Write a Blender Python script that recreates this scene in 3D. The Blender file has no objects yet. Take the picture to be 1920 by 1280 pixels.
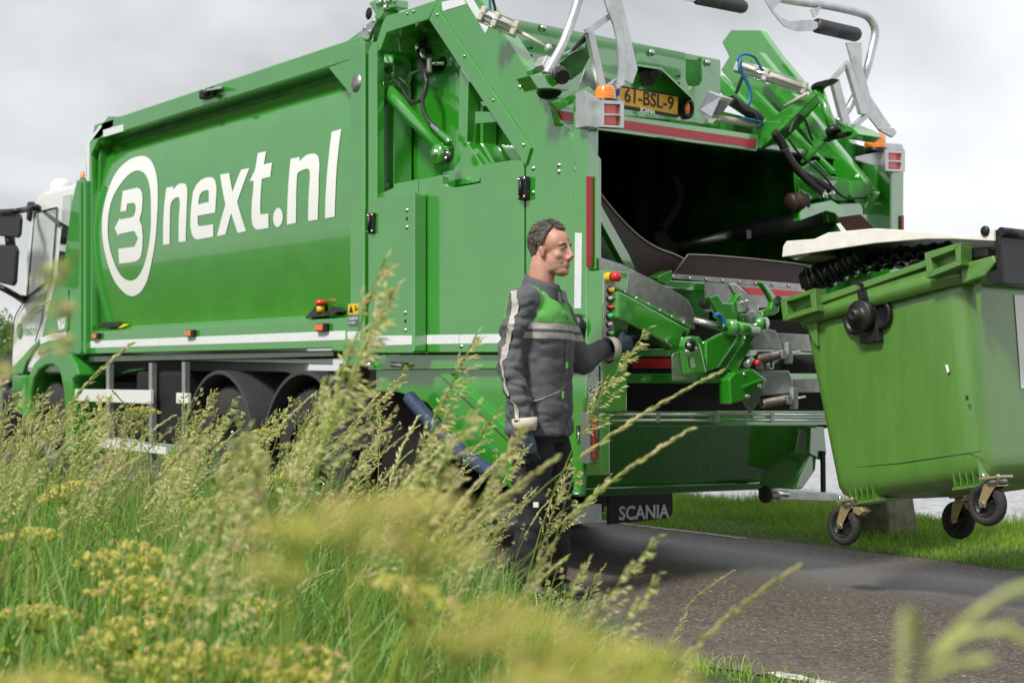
import bpy, bmesh, math, random
import numpy as np
from mathutils import Vector, Matrix
from mathutils.geometry import tessellate_polygon
random.seed(7); rng=np.random.default_rng(7)
scn=bpy.context.scene; col=scn.collection
PI=math.pi
# ------------------------------------------------------------------ camera
FPX=3010.0; ROLL=math.radians(0.81176); PITCH=math.radians(1.65007); TH=math.radians(35.74)
CAM=Vector((6.6842,-5.2921,1.05))
FWD=Vector((-math.cos(TH),math.sin(TH),0)); RGT=Vector((math.sin(TH),math.cos(TH),0)); UP=Vector((0,0,1))
def cam2w(x,y,z):                      # x right, y up, z forward in the levelled frame after roll
    c,s=math.cos(ROLL),math.sin(ROLL)
    xx=c*x-s*y; yy=s*x+c*y
    y2=yy*math.cos(PITCH)+z*math.sin(PITCH); z2=-yy*math.sin(PITCH)+z*math.cos(PITCH)
    return RGT*xx+UP*y2+FWD*z2
def ray(px,py): return cam2w((px-960)/FPX,-(py-640)/FPX,1.0)
def S(px,py,Y):                        # a point of the photo on the plane y = Y (parallel to the truck side)
    r=ray(px,py); return CAM+r*((Y-CAM.y)/r.y)
def R(px,py,X):                        # ... on the plane x = X (parallel to the truck rear)
    r=ray(px,py); return CAM+r*((X-CAM.x)/r.x)
def G(px,py,Z=0.0):
    r=ray(px,py); return CAM+r*((Z-CAM.z)/r.z)
def polar(lat,d,z): return Vector((CAM.x,CAM.y,0))+RGT*lat+FWD*d+Vector((0,0,z))
cd=bpy.data.cameras.new('camera'); cam=bpy.data.objects.new('camera',cd); col.objects.link(cam)
cx=cam2w(1,0,0); cy=cam2w(0,1,0); cz=-cam2w(0,0,1)
cam.matrix_world=Matrix(((cx.x,cy.x,cz.x,CAM.x),(cx.y,cy.y,cz.y,CAM.y),(cx.z,cy.z,cz.z,CAM.z),(0,0,0,1)))
cd.sensor_width=36; cd.lens=FPX/1920*36; cd.clip_start=0.05; cd.clip_end=5000
cd.dof.use_dof=True; cd.dof.focus_distance=6.8; cd.dof.aperture_fstop=5.0
scn.camera=cam
# ------------------------------------------------------------------ light
SUN_EL=math.radians(48); SUN_AZ=Vector((0.30,-0.95,0)).normalized()     # towards the sun: behind the photographer
wd=bpy.data.worlds.new('World'); scn.world=wd; wd.use_nodes=True
nt=wd.node_tree; nt.nodes.clear(); N=nt.nodes.new; L=nt.links.new
sky=N('ShaderNodeTexSky'); sky.sky_type='NISHITA'; sky.sun_disc=False; sky.sun_elevation=SUN_EL
sky.sun_rotation=math.atan2(SUN_AZ.x,SUN_AZ.y)
bg1=N('ShaderNodeBackground'); bg1.inputs[1].default_value=0.08; L(sky.outputs[0],bg1.inputs[0])
tc=N('ShaderNodeTexCoord'); mp=N('ShaderNodeMapping'); mp.inputs['Scale'].default_value=(1.0,1.0,2.2)
mp.inputs['Location'].default_value=(0.35,1.3,0.2)
L(tc.outputs['Generated'],mp.inputs[0])
n1=N('ShaderNodeTexNoise'); n1.inputs['Scale'].default_value=2.2; n1.inputs['Detail'].default_value=5; n1.inputs['Roughness'].default_value=0.5
n1.inputs['Distortion'].default_value=0.35
L(mp.outputs[0],n1.inputs['Vector'])
cr=N('ShaderNodeValToRGB'); e=cr.color_ramp.elements
e[0].position=0.36; e[0].color=(0.28,0.285,0.29,1); e[1].position=0.60; e[1].color=(0.93,0.935,0.94,1)
L(n1.outputs[0],cr.inputs[0])
# bright bank towards the right / horizon, grey mass towards the upper left
nrm=N('ShaderNodeVectorMath'); nrm.operation='DOT_PRODUCT'; nrm.inputs[1].default_value=(0.15,0.80,-0.9)
L(tc.outputs['Generated'],nrm.inputs[0])
mr=N('ShaderNodeMapRange'); mr.inputs['From Min'].default_value=0.05; mr.inputs['From Max'].default_value=0.62; mr.inputs['To Min'].default_value=0.0; mr.inputs['To Max'].default_value=1.0
L(nrm.outputs['Value'],mr.inputs[0])
mx=N('ShaderNodeMix'); mx.data_type='RGBA'; mx.inputs['B'].default_value=(0.90,0.91,0.93,1)
mf=N('ShaderNodeMath'); mf.operation='MULTIPLY'; mf.inputs[1].default_value=0.85
L(mr.outputs[0],mf.inputs[0]); L(mf.outputs[0],mx.inputs['Factor']); L(cr.outputs[0],mx.inputs['A'])
dk=N('ShaderNodeVectorMath'); dk.operation='DOT_PRODUCT'; dk.inputs[1].default_value=(0.93,-0.15,0.30)  # unseen dark sky added behind the camera, dimming reflections in rear-facing paint
L(tc.outputs['Generated'],dk.inputs[0])
dr=N('ShaderNodeMapRange'); dr.interpolation_type='SMOOTHSTEP'; dr.inputs['From Min'].default_value=0.55; dr.inputs['From Max'].default_value=0.95; dr.inputs['To Max'].default_value=0.5
L(dk.outputs['Value'],dr.inputs[0])
mx2=N('ShaderNodeMix'); mx2.data_type='RGBA'; mx2.inputs['B'].default_value=(0.26,0.265,0.27,1)
L(dr.outputs[0],mx2.inputs['Factor']); L(mx.outputs['Result'],mx2.inputs['A'])
d3=N('ShaderNodeVectorMath'); d3.operation='DOT_PRODUCT'; d3.inputs[1].default_value=(-0.80,-0.31,0.51)
L(tc.outputs['Generated'],d3.inputs[0])
r3=N('ShaderNodeMapRange'); r3.interpolation_type='SMOOTHSTEP'; r3.inputs['From Min'].default_value=0.60; r3.inputs['From Max'].default_value=0.93; r3.inputs['To Max'].default_value=0.92
L(d3.outputs['Value'],r3.inputs[0])
mx3=N('ShaderNodeMix'); mx3.data_type='RGBA'; mx3.inputs['B'].default_value=(0.31,0.32,0.32,1)
L(r3.outputs[0],mx3.inputs['Factor']); L(mx2.outputs['Result'],mx3.inputs['A'])
bg2=N('ShaderNodeBackground'); bg2.inputs[1].default_value=1.0; L(mx3.outputs['Result'],bg2.inputs[0])
ms=N('ShaderNodeMixShader'); ms.inputs[0].default_value=0.88
L(bg1.outputs[0],ms.inputs[1]); L(bg2.outputs[0],ms.inputs[2])
wo=N('ShaderNodeOutputWorld'); L(ms.outputs[0],wo.inputs[0])
sl=bpy.data.lights.new('sun','SUN'); sl.energy=3.2; sl.angle=math.radians(9); sl.color=(1,0.96,0.9)
so=bpy.data.objects.new('sun',sl); col.objects.link(so)
sd=Vector((SUN_AZ.x*math.cos(SUN_EL),SUN_AZ.y*math.cos(SUN_EL),math.sin(SUN_EL)))
so.rotation_euler=sd.to_track_quat('Z','Y').to_euler(); so.location=(3,-6,12)
scn.view_settings.view_transform='Standard'; scn.view_settings.look='None'
scn.view_settings.exposure=0.38; scn.view_settings.gamma=1
# ------------------------------------------------------------------ materials
def setin(b,**k):
    for n,v in k.items():
        b.inputs[n.replace('_',' ')].default_value=v
def mat(name,color,rough=0.5,metal=0.0,coat=0.0,spec=0.5,noise=0.0,nscale=8.0,bump=0.0,bscale=60.0,emit=0.0,alpha=None,trans=0.0,ior=1.5,rvar=0.0,dirt=None,stretch=None):
    m=bpy.data.materials.new(name); m.use_nodes=True; t=m.node_tree; b=t.nodes['Principled BSDF']
    c=tuple(color)+(1,)
    b.inputs['Base Color'].default_value=c; b.inputs['Roughness'].default_value=rough; b.inputs['Metallic'].default_value=metal
    b.inputs['Coat Weight'].default_value=coat; b.inputs['Coat Roughness'].default_value=0.04; b.inputs['Specular IOR Level'].default_value=spec
    b.inputs['IOR'].default_value=ior; b.inputs['Transmission Weight'].default_value=trans
    tc=t.nodes.new('ShaderNodeTexCoord'); src=tc.outputs['Object']
    if stretch:
        mp=t.nodes.new('ShaderNodeMapping'); mp.inputs['Scale'].default_value=stretch; t.links.new(src,mp.inputs[0]); src=mp.outputs[0]
    if noise>0 or rvar>0:
        n=t.nodes.new('ShaderNodeTexNoise'); n.inputs['Scale'].default_value=nscale; n.inputs['Detail'].default_value=6; n.inputs['Roughness'].default_value=0.65
        t.links.new(src,n.inputs['Vector'])
        r=t.nodes.new('ShaderNodeValToRGB'); r.color_ramp.elements[0].position=0.3; r.color_ramp.elements[1].position=0.7
        lo=tuple(max(0,x*(1-noise)) for x in color)+(1,); hi=tuple(min(1,x*(1+noise)) for x in color)+(1,)
        if dirt: lo=tuple(dirt)+(1,)
        r.color_ramp.elements[0].color=lo; r.color_ramp.elements[1].color=hi
        t.links.new(n.outputs[0],r.inputs[0])
        if noise>0: t.links.new(r.outputs[0],b.inputs['Base Color'])
        if rvar>0:
            q=t.nodes.new('ShaderNodeMapRange'); q.inputs['To Min'].default_value=max(0,rough-rvar); q.inputs['To Max'].default_value=rough+rvar
            t.links.new(n.outputs[0],q.inputs[0]); t.links.new(q.outputs[0],b.inputs['Roughness'])
    if bump>0:
        n2=t.nodes.new('ShaderNodeTexNoise'); n2.inputs['Scale'].default_value=bscale; n2.inputs['Detail'].default_value=4 if bscale>5 else 0.5
        t.links.new(src,n2.inputs['Vector'])
        bp=t.nodes.new('ShaderNodeBump'); bp.inputs['Strength'].default_value=bump; bp.inputs['Distance'].default_value=0.01
        t.links.new(n2.outputs[0],bp.inputs['Height']); t.links.new(bp.outputs[0],b.inputs['Normal'])
    if emit>0:
        b.inputs['Emission Color'].default_value=c; b.inputs['Emission Strength'].default_value=emit
    return m
M={}
M['green']=mat('green_paint',(0.027,0.280,0.014),0.2,coat=1.0,spec=1.0,noise=0.10,nscale=3,rvar=0.05,ior=1.7,bump=0.10,bscale=1.7)
M['green'].node_tree.nodes['Principled BSDF'].inputs['Coat IOR'].default_value=2.15
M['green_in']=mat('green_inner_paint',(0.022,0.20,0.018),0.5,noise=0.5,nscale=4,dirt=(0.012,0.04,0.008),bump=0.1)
M['cab_green']=mat('cab_green_paint',(0.03,0.26,0.02),0.3,coat=1.0,ior=1.6)
M['white']=mat('white_paint',(0.80,0.80,0.79),0.25,coat=0.8,noise=0.04)
M['decal']=mat('white_vinyl',(0.80,0.80,0.79),0.35,coat=0.3)
M['reflex']=mat('white_reflective_tape',(0.72,0.74,0.76),0.35,noise=0.08,nscale=30)
M['redtape']=mat('red_reflective_tape',(0.36,0.008,0.012),0.3,coat=0.6,noise=0.25,nscale=25,stretch=(4,4,1))
M['galv']=mat('galvanised_steel',(0.60,0.62,0.62),0.42,metal=0.75,noise=0.22,nscale=9,rvar=0.12,bump=0.04,bscale=30)
M['steel']=mat('bare_steel',(0.42,0.42,0.41),0.35,metal=0.9,noise=0.25,nscale=20,rvar=0.1)
M['chrome']=mat('bright_steel',(0.75,0.75,0.75),0.18,metal=1.0)
M['alu']=mat('aluminium',(0.55,0.56,0.57),0.4,metal=0.8,noise=0.1,nscale=14)
M['cream']=mat('cream_cylinder_paint',(0.56,0.53,0.47),0.45,noise=0.15,nscale=20)
M['black']=mat('black_plastic',(0.012,0.012,0.013),0.42,noise=0.3,nscale=20,rvar=0.1)
M['rubber']=mat('black_rubber',(0.018,0.018,0.018),0.7,noise=0.3,nscale=18,bump=0.1)
M['tyre']=mat('tyre_rubber',(0.028,0.027,0.026),0.8,noise=0.35,nscale=12,bump=0.2)
M['guard']=mat('grey_mudguard_plastic',(0.045,0.047,0.05),0.5,noise=0.2)
M['chassis']=mat('dark_chassis_paint',(0.008,0.009,0.009),0.7,noise=0.3)
M['dark']=mat('dark_steel_and_hole_shade',(0.006,0.006,0.005),0.85,noise=0.6,nscale=5)  # near-black steel, also painted as the shade inside holes and slots
M['brown']=mat('brown_rubber_sheet',(0.028,0.014,0.011),0.5,noise=0.35,nscale=6,rvar=0.15)
M['edge']=mat('pale_sheet_edge',(0.30,0.25,0.22),0.6)  # pale tone for the line along the sheet edges
M['plate']=mat('yellow_plate',(0.72,0.36,0.02),0.4)
M['blue']=mat('blue_plastic',(0.01,0.05,0.35),0.4)
M['amber']=mat('amber_lens',(0.85,0.22,0.02),0.18,coat=1.0,noise=0.35,nscale=40,stretch=(0.3,0.3,2))
M['amber_s']=mat('amber_marker_lens',(0.75,0.16,0.01),0.25,coat=1.0)
M['redlens']=mat('red_lens',(0.85,0.09,0.07),0.2,coat=1.0,noise=0.15,nscale=30)
M['glass']=mat('sky_pale_glass',(0.55,0.60,0.58),0.05,metal=0.0,spec=1.0,coat=1.0,noise=0.35,nscale=2)  # pale base colour stands in for sky reflected in the cab windows
M['darkglass']=mat('dark_glass',(0.01,0.012,0.012),0.05,coat=1.0)
M['rubhose']=mat('black_hose',(0.015,0.014,0.014),0.45,bump=0.1,bscale=150)
M['bluehose']=mat('blue_air_hose',(0.02,0.16,0.34),0.4)
M['sackblue']=mat('blue_suction_hose',(0.03,0.05,0.10),0.45,noise=0.3,nscale=30)
M['red']=mat('red_plastic',(0.62,0.02,0.015),0.3,coat=0.5)
M['yellow']=mat('yellow_plastic',(0.75,0.48,0.01),0.35,coat=0.3)
M['greenled']=mat('green_button',(0.05,0.42,0.14),0.3,coat=0.5)
M['bluebtn']=mat('blue_button',(0.01,0.10,0.42),0.3,coat=0.5)
M['ivory']=mat('ivory_button',(0.40,0.37,0.30),0.4)
M['sticker']=mat('grey_sticker',(0.10,0.12,0.16),0.4,noise=0.3,nscale=40)
M['spring']=mat('rusty_spring_steel',(0.26,0.23,0.20),0.5,metal=0.7,noise=0.4,nscale=40)
M['bin']=mat('bin_green_plastic',(0.086,0.225,0.030),0.34,noise=0.12,nscale=2.5,rvar=0.10,stretch=(4,4,.7),spec=1.0,ior=1.65,bump=0.05,bscale=14)
M['lidwhite']=mat('cream_lid_plastic',(0.84,0.83,0.79),0.42,noise=0.04,nscale=9,dirt=(0.72,0.69,0.62))
M['lidunder']=mat('brownish_lid_underside',(0.22,0.20,0.16),0.6,noise=0.4)  # darker, browner tone than the top of the lid
M['zinc']=mat('yellow_zinc_steel',(0.55,0.44,0.24),0.38,metal=0.7,noise=0.15,nscale=30)
M['tray']=mat('glossy_black_tray',(0.008,0.008,0.010),0.22,spec=0.7)
M['concrete']=mat('mossy_concrete',(0.20,0.18,0.13),0.9,noise=0.4,nscale=9,dirt=(0.07,0.08,0.03),bump=0.5,bscale=25)
M['ink']=mat('black_ink',(0.015,0.014,0.01),0.5)
# ------------------------------------------------------------------ helpers
class B:
    def __init__(s): s.v=[]; s.f=[]; s.sm=[]
    def add(s,vs,fs,smooth=False):
        o=len(s.v); s.v+= [Vector(v) for v in vs]
        for f in fs: s.f.append([i+o for i in f]); s.sm.append(smooth)
        return s
    def prism(s,pts,d):                 # planar outline pushed along d
        pts=[Vector(p) for p in pts]; d=Vector(d); n=len(pts)
        fs=[list(range(n)),list(range(2*n-1,n-1,-1))]+[[i,i+n,(i+1)%n+n,(i+1)%n] for i in range(n)]
        return s.add(pts+[p+d for p in pts],fs)
    def py(s,px,Y,th): return s.prism([S(x,y,Y) for x,y in px],(0,th,0))
    def px(s,px,X,th): return s.prism([R(x,y,X) for x,y in px],(-th,0,0))
    def box(s,c,sz,rot=None):
        c=Vector(c); h=[k/2 for k in sz]
        vs=[Vector((x,y,z)) for x in(-h[0],h[0]) for y in(-h[1],h[1]) for z in(-h[2],h[2])]
        if rot is not None: vs=[rot@v for v in vs]
        return s.add([c+v for v in vs],[[0,1,3,2],[4,6,7,5],[0,4,5,1],[2,3,7,6],[0,2,6,4],[1,5,7,3]])
    def beam(s,p0,p1,w,h,up=(0,0,1)):
        p0=Vector(p0);p1=Vector(p1);d=(p1-p0); a=d.normalized(); u=Vector(up); sd=a.cross(u)
        if sd.length<1e-4: sd=a.cross(Vector((1,0,0)))
        sd.normalize(); u=sd.cross(a).normalized()
        return s.prism([p0+sd*w/2+u*h/2,p0-sd*w/2+u*h/2,p0-sd*w/2-u*h/2,p0+sd*w/2-u*h/2],d)
    def cyl(s,p0,p1,r,r2=None,n=20,cap=True):
        p0=Vector(p0);p1=Vector(p1); r2=r if r2 is None else r2
        return s.rings([p0,p1],[r,r2],n,cap)
    def rings(s,P,Rr,n=12,cap=True,closed_flat=True):
        P=[Vector(p) for p in P]; o=[]; k=len(P)
        T=[]
        for i in range(k):
            a=P[max(i-1,0)]; b=P[min(i+1,k-1)]; t=(b-a)
            if t.length<1e-9: t=T[-1] if T else Vector((0,0,1))
            T.append(t.normalized())
        u=T[0].orthogonal().normalized(); vs=[]
        for i in range(k):
            u=(u-T[i]*u.dot(T[i])).normalized(); w=T[i].cross(u)
            for j in range(n):
                a=2*PI*j/n; vs.append(P[i]+(u*math.cos(a)+w*math.sin(a))*Rr[i])
        fs=[[i*n+j,i*n+(j+1)%n,(i+1)*n+(j+1)%n,(i+1)*n+j] for i in range(k-1) for j in range(n)]
        s.add(vs,fs,True)
        if cap:
            s.add(vs[:n],[list(range(n-1,-1,-1))]); s.add(vs[-n:],[list(range(n))])
        return s
    def tube(s,P,r,n=10,sub=6,cap=True,smooth=True):
        P=[Vector(p) for p in P]
        if smooth and len(P)>2:
            Q=[]
            for i in range(len(P)-1):
                a=P[max(i-1,0)];b=P[i];c=P[i+1];d=P[min(i+2,len(P)-1)]
                for k in range(sub):
                    t=k/sub; Q.append(0.5*((2*b)+(c-a)*t+(2*a-5*b+4*c-d)*t*t+(3*b-a-3*c+d)*t**3))
            Q.append(P[-1]); P=Q
        rr=[r]*len(P) if not hasattr(r,'__len__') else list(np.interp(np.linspace(0,1,len(P)),np.linspace(0,1,len(r)),r))
        return s.rings(P,rr,n,cap)
    def ell(s,c,r,n=16,m=10,rot=None):
        c=Vector(c); vs=[]
        for i in range(m+1):
            t=PI*i/m
            for j in range(n):
                p=2*PI*j/n; v=Vector((r[0]*math.sin(t)*math.cos(p),r[1]*math.sin(t)*math.sin(p),r[2]*math.cos(t)))
                if rot is not None: v=rot@v
                vs.append(c+v)
        return s.add(vs,[[i*n+j,(i+1)*n+j,(i+1)*n+(j+1)%n,i*n+(j+1)%n] for i in range(m) for j in range(n)],True)
    def lathe(s,c,ax,prof,n=24):        # prof: (distance along axis, radius)
        ax=Vector(ax).normalized(); u=ax.orthogonal().normalized(); w=ax.cross(u); c=Vector(c); vs=[]
        for a,r in prof:
            for j in range(n):
                t=2*PI*j/n; vs.append(c+ax*a+(u*math.cos(t)+w*math.sin(t))*r)
        k=len(prof)
        return s.add(vs,[[i*n+j,i*n+(j+1)%n,(i+1)*n+(j+1)%n,(i+1)*n+j] for i in range(k-1) for j in range(n)],True)
    def loft(s,secs,cap=True):          # list of equal-length rings of points
        n=len(secs[0]); vs=[p for q in secs for p in q]; k=len(secs)
        s.add(vs,[[i*n+j,i*n+(j+1)%n,(i+1)*n+(j+1)%n,(i+1)*n+j] for i in range(k-1) for j in range(n)],True)
        if cap: s.add(secs[0],[list(range(n-1,-1,-1))],True); s.add(secs[-1],[list(range(n))],True)
        return s
    def sheet(s,fn,nu,nv):
        vs=[Vector(fn(i/nu,j/nv)) for i in range(nu+1) for j in range(nv+1)]
        return s.add(vs,[[i*(nv+1)+j,i*(nv+1)+j+1,(i+1)*(nv+1)+j+1,(i+1)*(nv+1)+j] for i in range(nu) for j in range(nv)],True)
    def mesh(s,name,norm=True,merge=True):
        me=bpy.data.meshes.new(name); me.from_pydata([tuple(v) for v in s.v],[],s.f); me.update()
        for p,q in zip(me.polygons,s.sm): p.use_smooth=q
        if merge or norm:
            bm=bmesh.new(); bm.from_mesh(me)
            if merge: bmesh.ops.remove_doubles(bm,verts=bm.verts,dist=1e-5)
            if norm: bmesh.ops.recalc_face_normals(bm,faces=bm.faces)
            bm.to_mesh(me); bm.free()
        return me
    def obj(s,name,m,parent=None,bevel=0.0,solid=0.0,norm=True):
        me=s.mesh(name,norm); o=bpy.data.objects.new(name,me); col.objects.link(o)
        for k in (m if isinstance(m,(list,tuple)) else [m]): me.materials.append(k if not isinstance(k,str) else M[k])
        if parent is not None: adopt(o,parent)
        if solid:
            q=o.modifiers.new('solid','SOLIDIFY'); q.thickness=solid; q.offset=0
        if bevel:
            q=o.modifiers.new('bevel','BEVEL'); q.width=bevel; q.segments=2; q.limit_method='ANGLE'; q.angle_limit=math.radians(35); q.harden_normals=False
        return o
def adopt(o,p):
    o.parent=p; o.matrix_parent_inverse=world_of(p).inverted()
def world_of(p):
    m=p.matrix_basis.copy()
    if p.parent: m=world_of(p.parent)@p.matrix_parent_inverse@m
    return m
def thing(name,label,cat,loc=(0,0,0),group=None):
    o=bpy.data.objects.new(name,None); col.objects.link(o); o.location=loc; o['label']=label; o['category']=cat; o.empty_display_size=0.2
    if group: o['group']=group
    return o
def tag(o,label=None,cat=None,group=None,kind=None):
    if label:o['label']=label
    if cat:o['category']=cat
    if group:o['group']=group
    if kind:o['kind']=kind
    return o
def text(name,s,size,org,xd,yd,m,parent,bold=0.0,ext=0.0008,sx=1.0,shear=0.0,align='LEFT'):
    cu=bpy.data.curves.new(name,'FONT'); cu.body=s; cu.size=size; cu.offset=bold; cu.extrude=ext; cu.shear=shear; cu.align_x=align; cu.resolution_u=3
    o=bpy.data.objects.new('tmp',cu); col.objects.link(o)
    me=bpy.data.meshes.new_from_object(o.evaluated_get(bpy.context.evaluated_depsgraph_get())); bpy.data.objects.remove(o); bpy.data.curves.remove(cu)
    me.name=name
    xd=Vector(xd).normalized(); yd=Vector(yd); yd=(yd-xd*yd.dot(xd)).normalized(); zd=xd.cross(yd); org=Vector(org)
    me.transform(Matrix(((xd.x*sx,yd.x,zd.x,org.x),(xd.y*sx,yd.y,zd.y,org.y),(xd.z*sx,yd.z,zd.z,org.z),(0,0,0,1))))
    q=bpy.data.objects.new(name,me); col.objects.link(q); me.materials.clear(); me.materials.append(M[m])
    if parent is not None: adopt(q,parent)
    return q
def screws(b,pts,Y,r=0.011,h=0.006):
    for x,y in pts:
        p=S(x,y,Y); b.lathe(p,(0,-1,0),[(0,r),(h*.5,r),(h,r*.55),(h,0.0001)],10)
def copy_tree(o,parent=None):
    c=o.copy(); col.objects.link(c)
    if parent is not None: c.parent=parent
    for ch in list(o.children): copy_tree(ch,c)
    return c
# ================================================================== ground, road, water
def gridmesh(name,xs,ys,zf,m):
    vs=[(x,y,zf(x,y)) for x in xs for y in ys]; ny=len(ys)
    fs=[(i*ny+j,(i+1)*ny+j,(i+1)*ny+j+1,i*ny+j+1) for i in range(len(xs)-1) for j in range(ny-1)]
    me=bpy.data.meshes.new(name); me.from_pydata(vs,[],fs); me.materials.append(m); me.update()
    for p in me.polygons: p.use_smooth=True
    o=bpy.data.objects.new(name,me); col.objects.link(o); o['kind']='structure'; return o
M['soil']=mat('grassy_soil',(0.045,0.075,0.02),0.95,noise=0.6,nscale=3,bump=0.6,bscale=30)
xs=[-2500,-600,-200,-80]+[-40+i*1.5 for i in range(40)]+[40,90,300,900]
ys=[-900,-300,-100,-40,-20,-12,-8,-6,-4,-2,-1.4,-1.08,-1.0,2.8,2.9,3.4,4.2,4.75,5.2,5.8,8,30,300,2500]
def gz(x,y):
    if y<=-1.4: return 0.03+0.04*math.sin(x*1.3+y)*min(1,(-1.4-y)/2)
    if y<2.85: return -0.006
    if y<3: return 0.005
    if y<4.9: return 0.03
    if y<5.4: return -0.15
    return -0.9
gridmesh('ground',xs,ys,gz,M['soil'])
# asphalt
am=bpy.data.materials.new('wet_asphalt'); am.use_nodes=True; t=am.node_tree; b=t.nodes['Principled BSDF']
tc=t.nodes.new('ShaderNodeTexCoord')
def nz(scale,det=6,rough=.6,src=None,dist=0):
    n=t.nodes.new('ShaderNodeTexNoise'); n.inputs['Scale'].default_value=scale; n.inputs['Detail'].default_value=det; n.inputs['Roughness'].default_value=rough; n.inputs['Distortion'].default_value=dist
    t.links.new(src or tc.outputs['Object'],n.inputs['Vector']); return n.outputs[0]
def ramp(src,st):
    r=t.nodes.new('ShaderNodeValToRGB'); el=r.color_ramp.elements
    while len(el)<len(st): el.new(0.5)
    for q,(p,c) in zip(el,st): q.position=p; q.color=tuple(c)+(1,)
    t.links.new(src,r.inputs[0]); return r.outputs[0]
def mixc(f,a,b_,mode='MIX'):
    m=t.nodes.new('ShaderNodeMix'); m.data_type='RGBA'; m.blend_type=mode
    for k,v in (('Factor',f),('A',a),('B',b_)):
        if isinstance(v,(float,int)): m.inputs[k].default_value=v
        elif isinstance(v,tuple): m.inputs[k].default_value=v+(1,)
        else: t.links.new(v,m.inputs[k])
    return m.outputs['Result']
vor=t.nodes.new('ShaderNodeTexVoronoi'); vor.inputs['Scale'].default_value=85; t.links.new(tc.outputs['Object'],vor.inputs['Vector'])
stone=ramp(vor.outputs['Color'],[(0.0,(0.026,0.021,0.018)),(0.45,(0.080,0.064,0.052)),(0.84,(0.15,0.125,0.10)),(0.96,(0.42,0.36,0.28))])
big=ramp(nz(0.9,4),[(0.3,(0.8,0.8,0.8)),(0.7,(1.15,1.12,1.06))])
base=mixc(1.0,stone,big,'MULTIPLY')
sep=t.nodes.new('ShaderNodeSeparateXYZ'); t.links.new(tc.outputs['Object'],sep.inputs[0])
# worn wheel lane is smoother and greyer
ln=t.nodes.new('ShaderNodeMath'); ln.operation='ABSOLUTE'; ad=t.nodes.new('ShaderNodeMath'); ad.operation='ADD'; ad.inputs[1].default_value=-1.75
t.links.new(sep.outputs['Y'],ad.inputs[0]); t.links.new(ad.outputs[0],ln.inputs[0])
lr=t.nodes.new('ShaderNodeMapRange'); lr.inputs['From Min'].default_value=0.95; lr.inputs['From Max'].default_value=0.35; t.links.new(ln.outputs[0],lr.inputs[0])
base=mixc(lr.outputs[0],base,mixc(0.5,base,(0.105,0.105,0.106)))
edge=t.nodes.new('ShaderNodeMapRange'); edge.inputs['From Min'].default_value=-0.35; edge.inputs['From Max'].default_value=-1.0
t.links.new(sep.outputs['Y'],edge.inputs[0])
em=t.nodes.new('ShaderNodeMath'); em.operation='MULTIPLY'; t.links.new(edge.outputs[0],em.inputs[0])
t.links.new(ramp(nz(6,8,.7),[(0.42,(0,0,0)),(0.6,(1,1,1))]),em.inputs[1])
base=mixc(em.outputs[0],base,(0.14,0.12,0.10))
v2=t.nodes.new('ShaderNodeTexVoronoi'); v2.feature='DISTANCE_TO_EDGE'; v2.inputs['Scale'].default_value=1.6
dn=t.nodes.new('ShaderNodeVectorMath'); dn.operation='ADD'
n3=t.nodes.new('ShaderNodeTexNoise'); n3.inputs['Scale'].default_value=7; t.links.new(tc.outputs['Object'],n3.inputs['Vector'])
sc_=t.nodes.new('ShaderNodeVectorMath'); sc_.operation='SCALE'; sc_.inputs['Scale'].default_value=0.25; t.links.new(n3.outputs['Color'],sc_.inputs[0])
t.links.new(tc.outputs['Object'],dn.inputs[0]); t.links.new(sc_.outputs[0],dn.inputs[1]); t.links.new(dn.outputs[0],v2.inputs['Vector'])
crk=ramp(v2.outputs['Distance'],[(0.0,(1,1,1)),(0.012,(0,0,0))])
cm=t.nodes.new('ShaderNodeMath'); cm.operation='MULTIPLY'; t.links.new(crk,cm.inputs[0]); t.links.new(edge.outputs[0],cm.inputs[1])
base=mixc(cm.outputs[0],base,(0.008,0.007,0.006))
t.links.new(base,b.inputs['Base Color'])
rr=t.nodes.new('ShaderNodeMapRange'); rr.inputs['To Min'].default_value=0.85; rr.inputs['To Max'].default_value=0.52
t.links.new(lr.outputs[0],rr.inputs[0]); t.links.new(rr.outputs[0],b.inputs['Roughness'])
bp=t.nodes.new('ShaderNodeBump'); bp.inputs['Strength'].default_value=0.6; bp.inputs['Distance'].default_value=0.006
t.links.new(vor.outputs['Distance'],bp.inputs['Height']); t.links.new(bp.outputs[0],b.inputs['Normal'])
rx=[-600,-100,-30]+[-12+0.12*i for i in range(180)]+[20,100,400]
def wob(x,s): return 0.05*math.sin(x*2.1+s)+0.035*math.sin(x*5.3+2*s)+0.02*math.sin(x*13.7+s)
bb=B(); vs=[]
for x in rx:
    w1,w2=(wob(x,1),wob(x,4)) if -12<=x<10 else (0,0)
    vs+=[(x,-1.06+w1,0.0),(x,-0.5,0.0),(x,0.9,0.012),(x,2.0,0.008),(x,2.86+w2,0.0)]
n=len(rx); bb.add(vs,[[i*5+j,(i+1)*5+j,(i+1)*5+j+1,i*5+j+1] for i in range(n-1) for j in range(4)],True)
ro=bb.obj('road',am); ro['kind']='structure'
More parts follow.
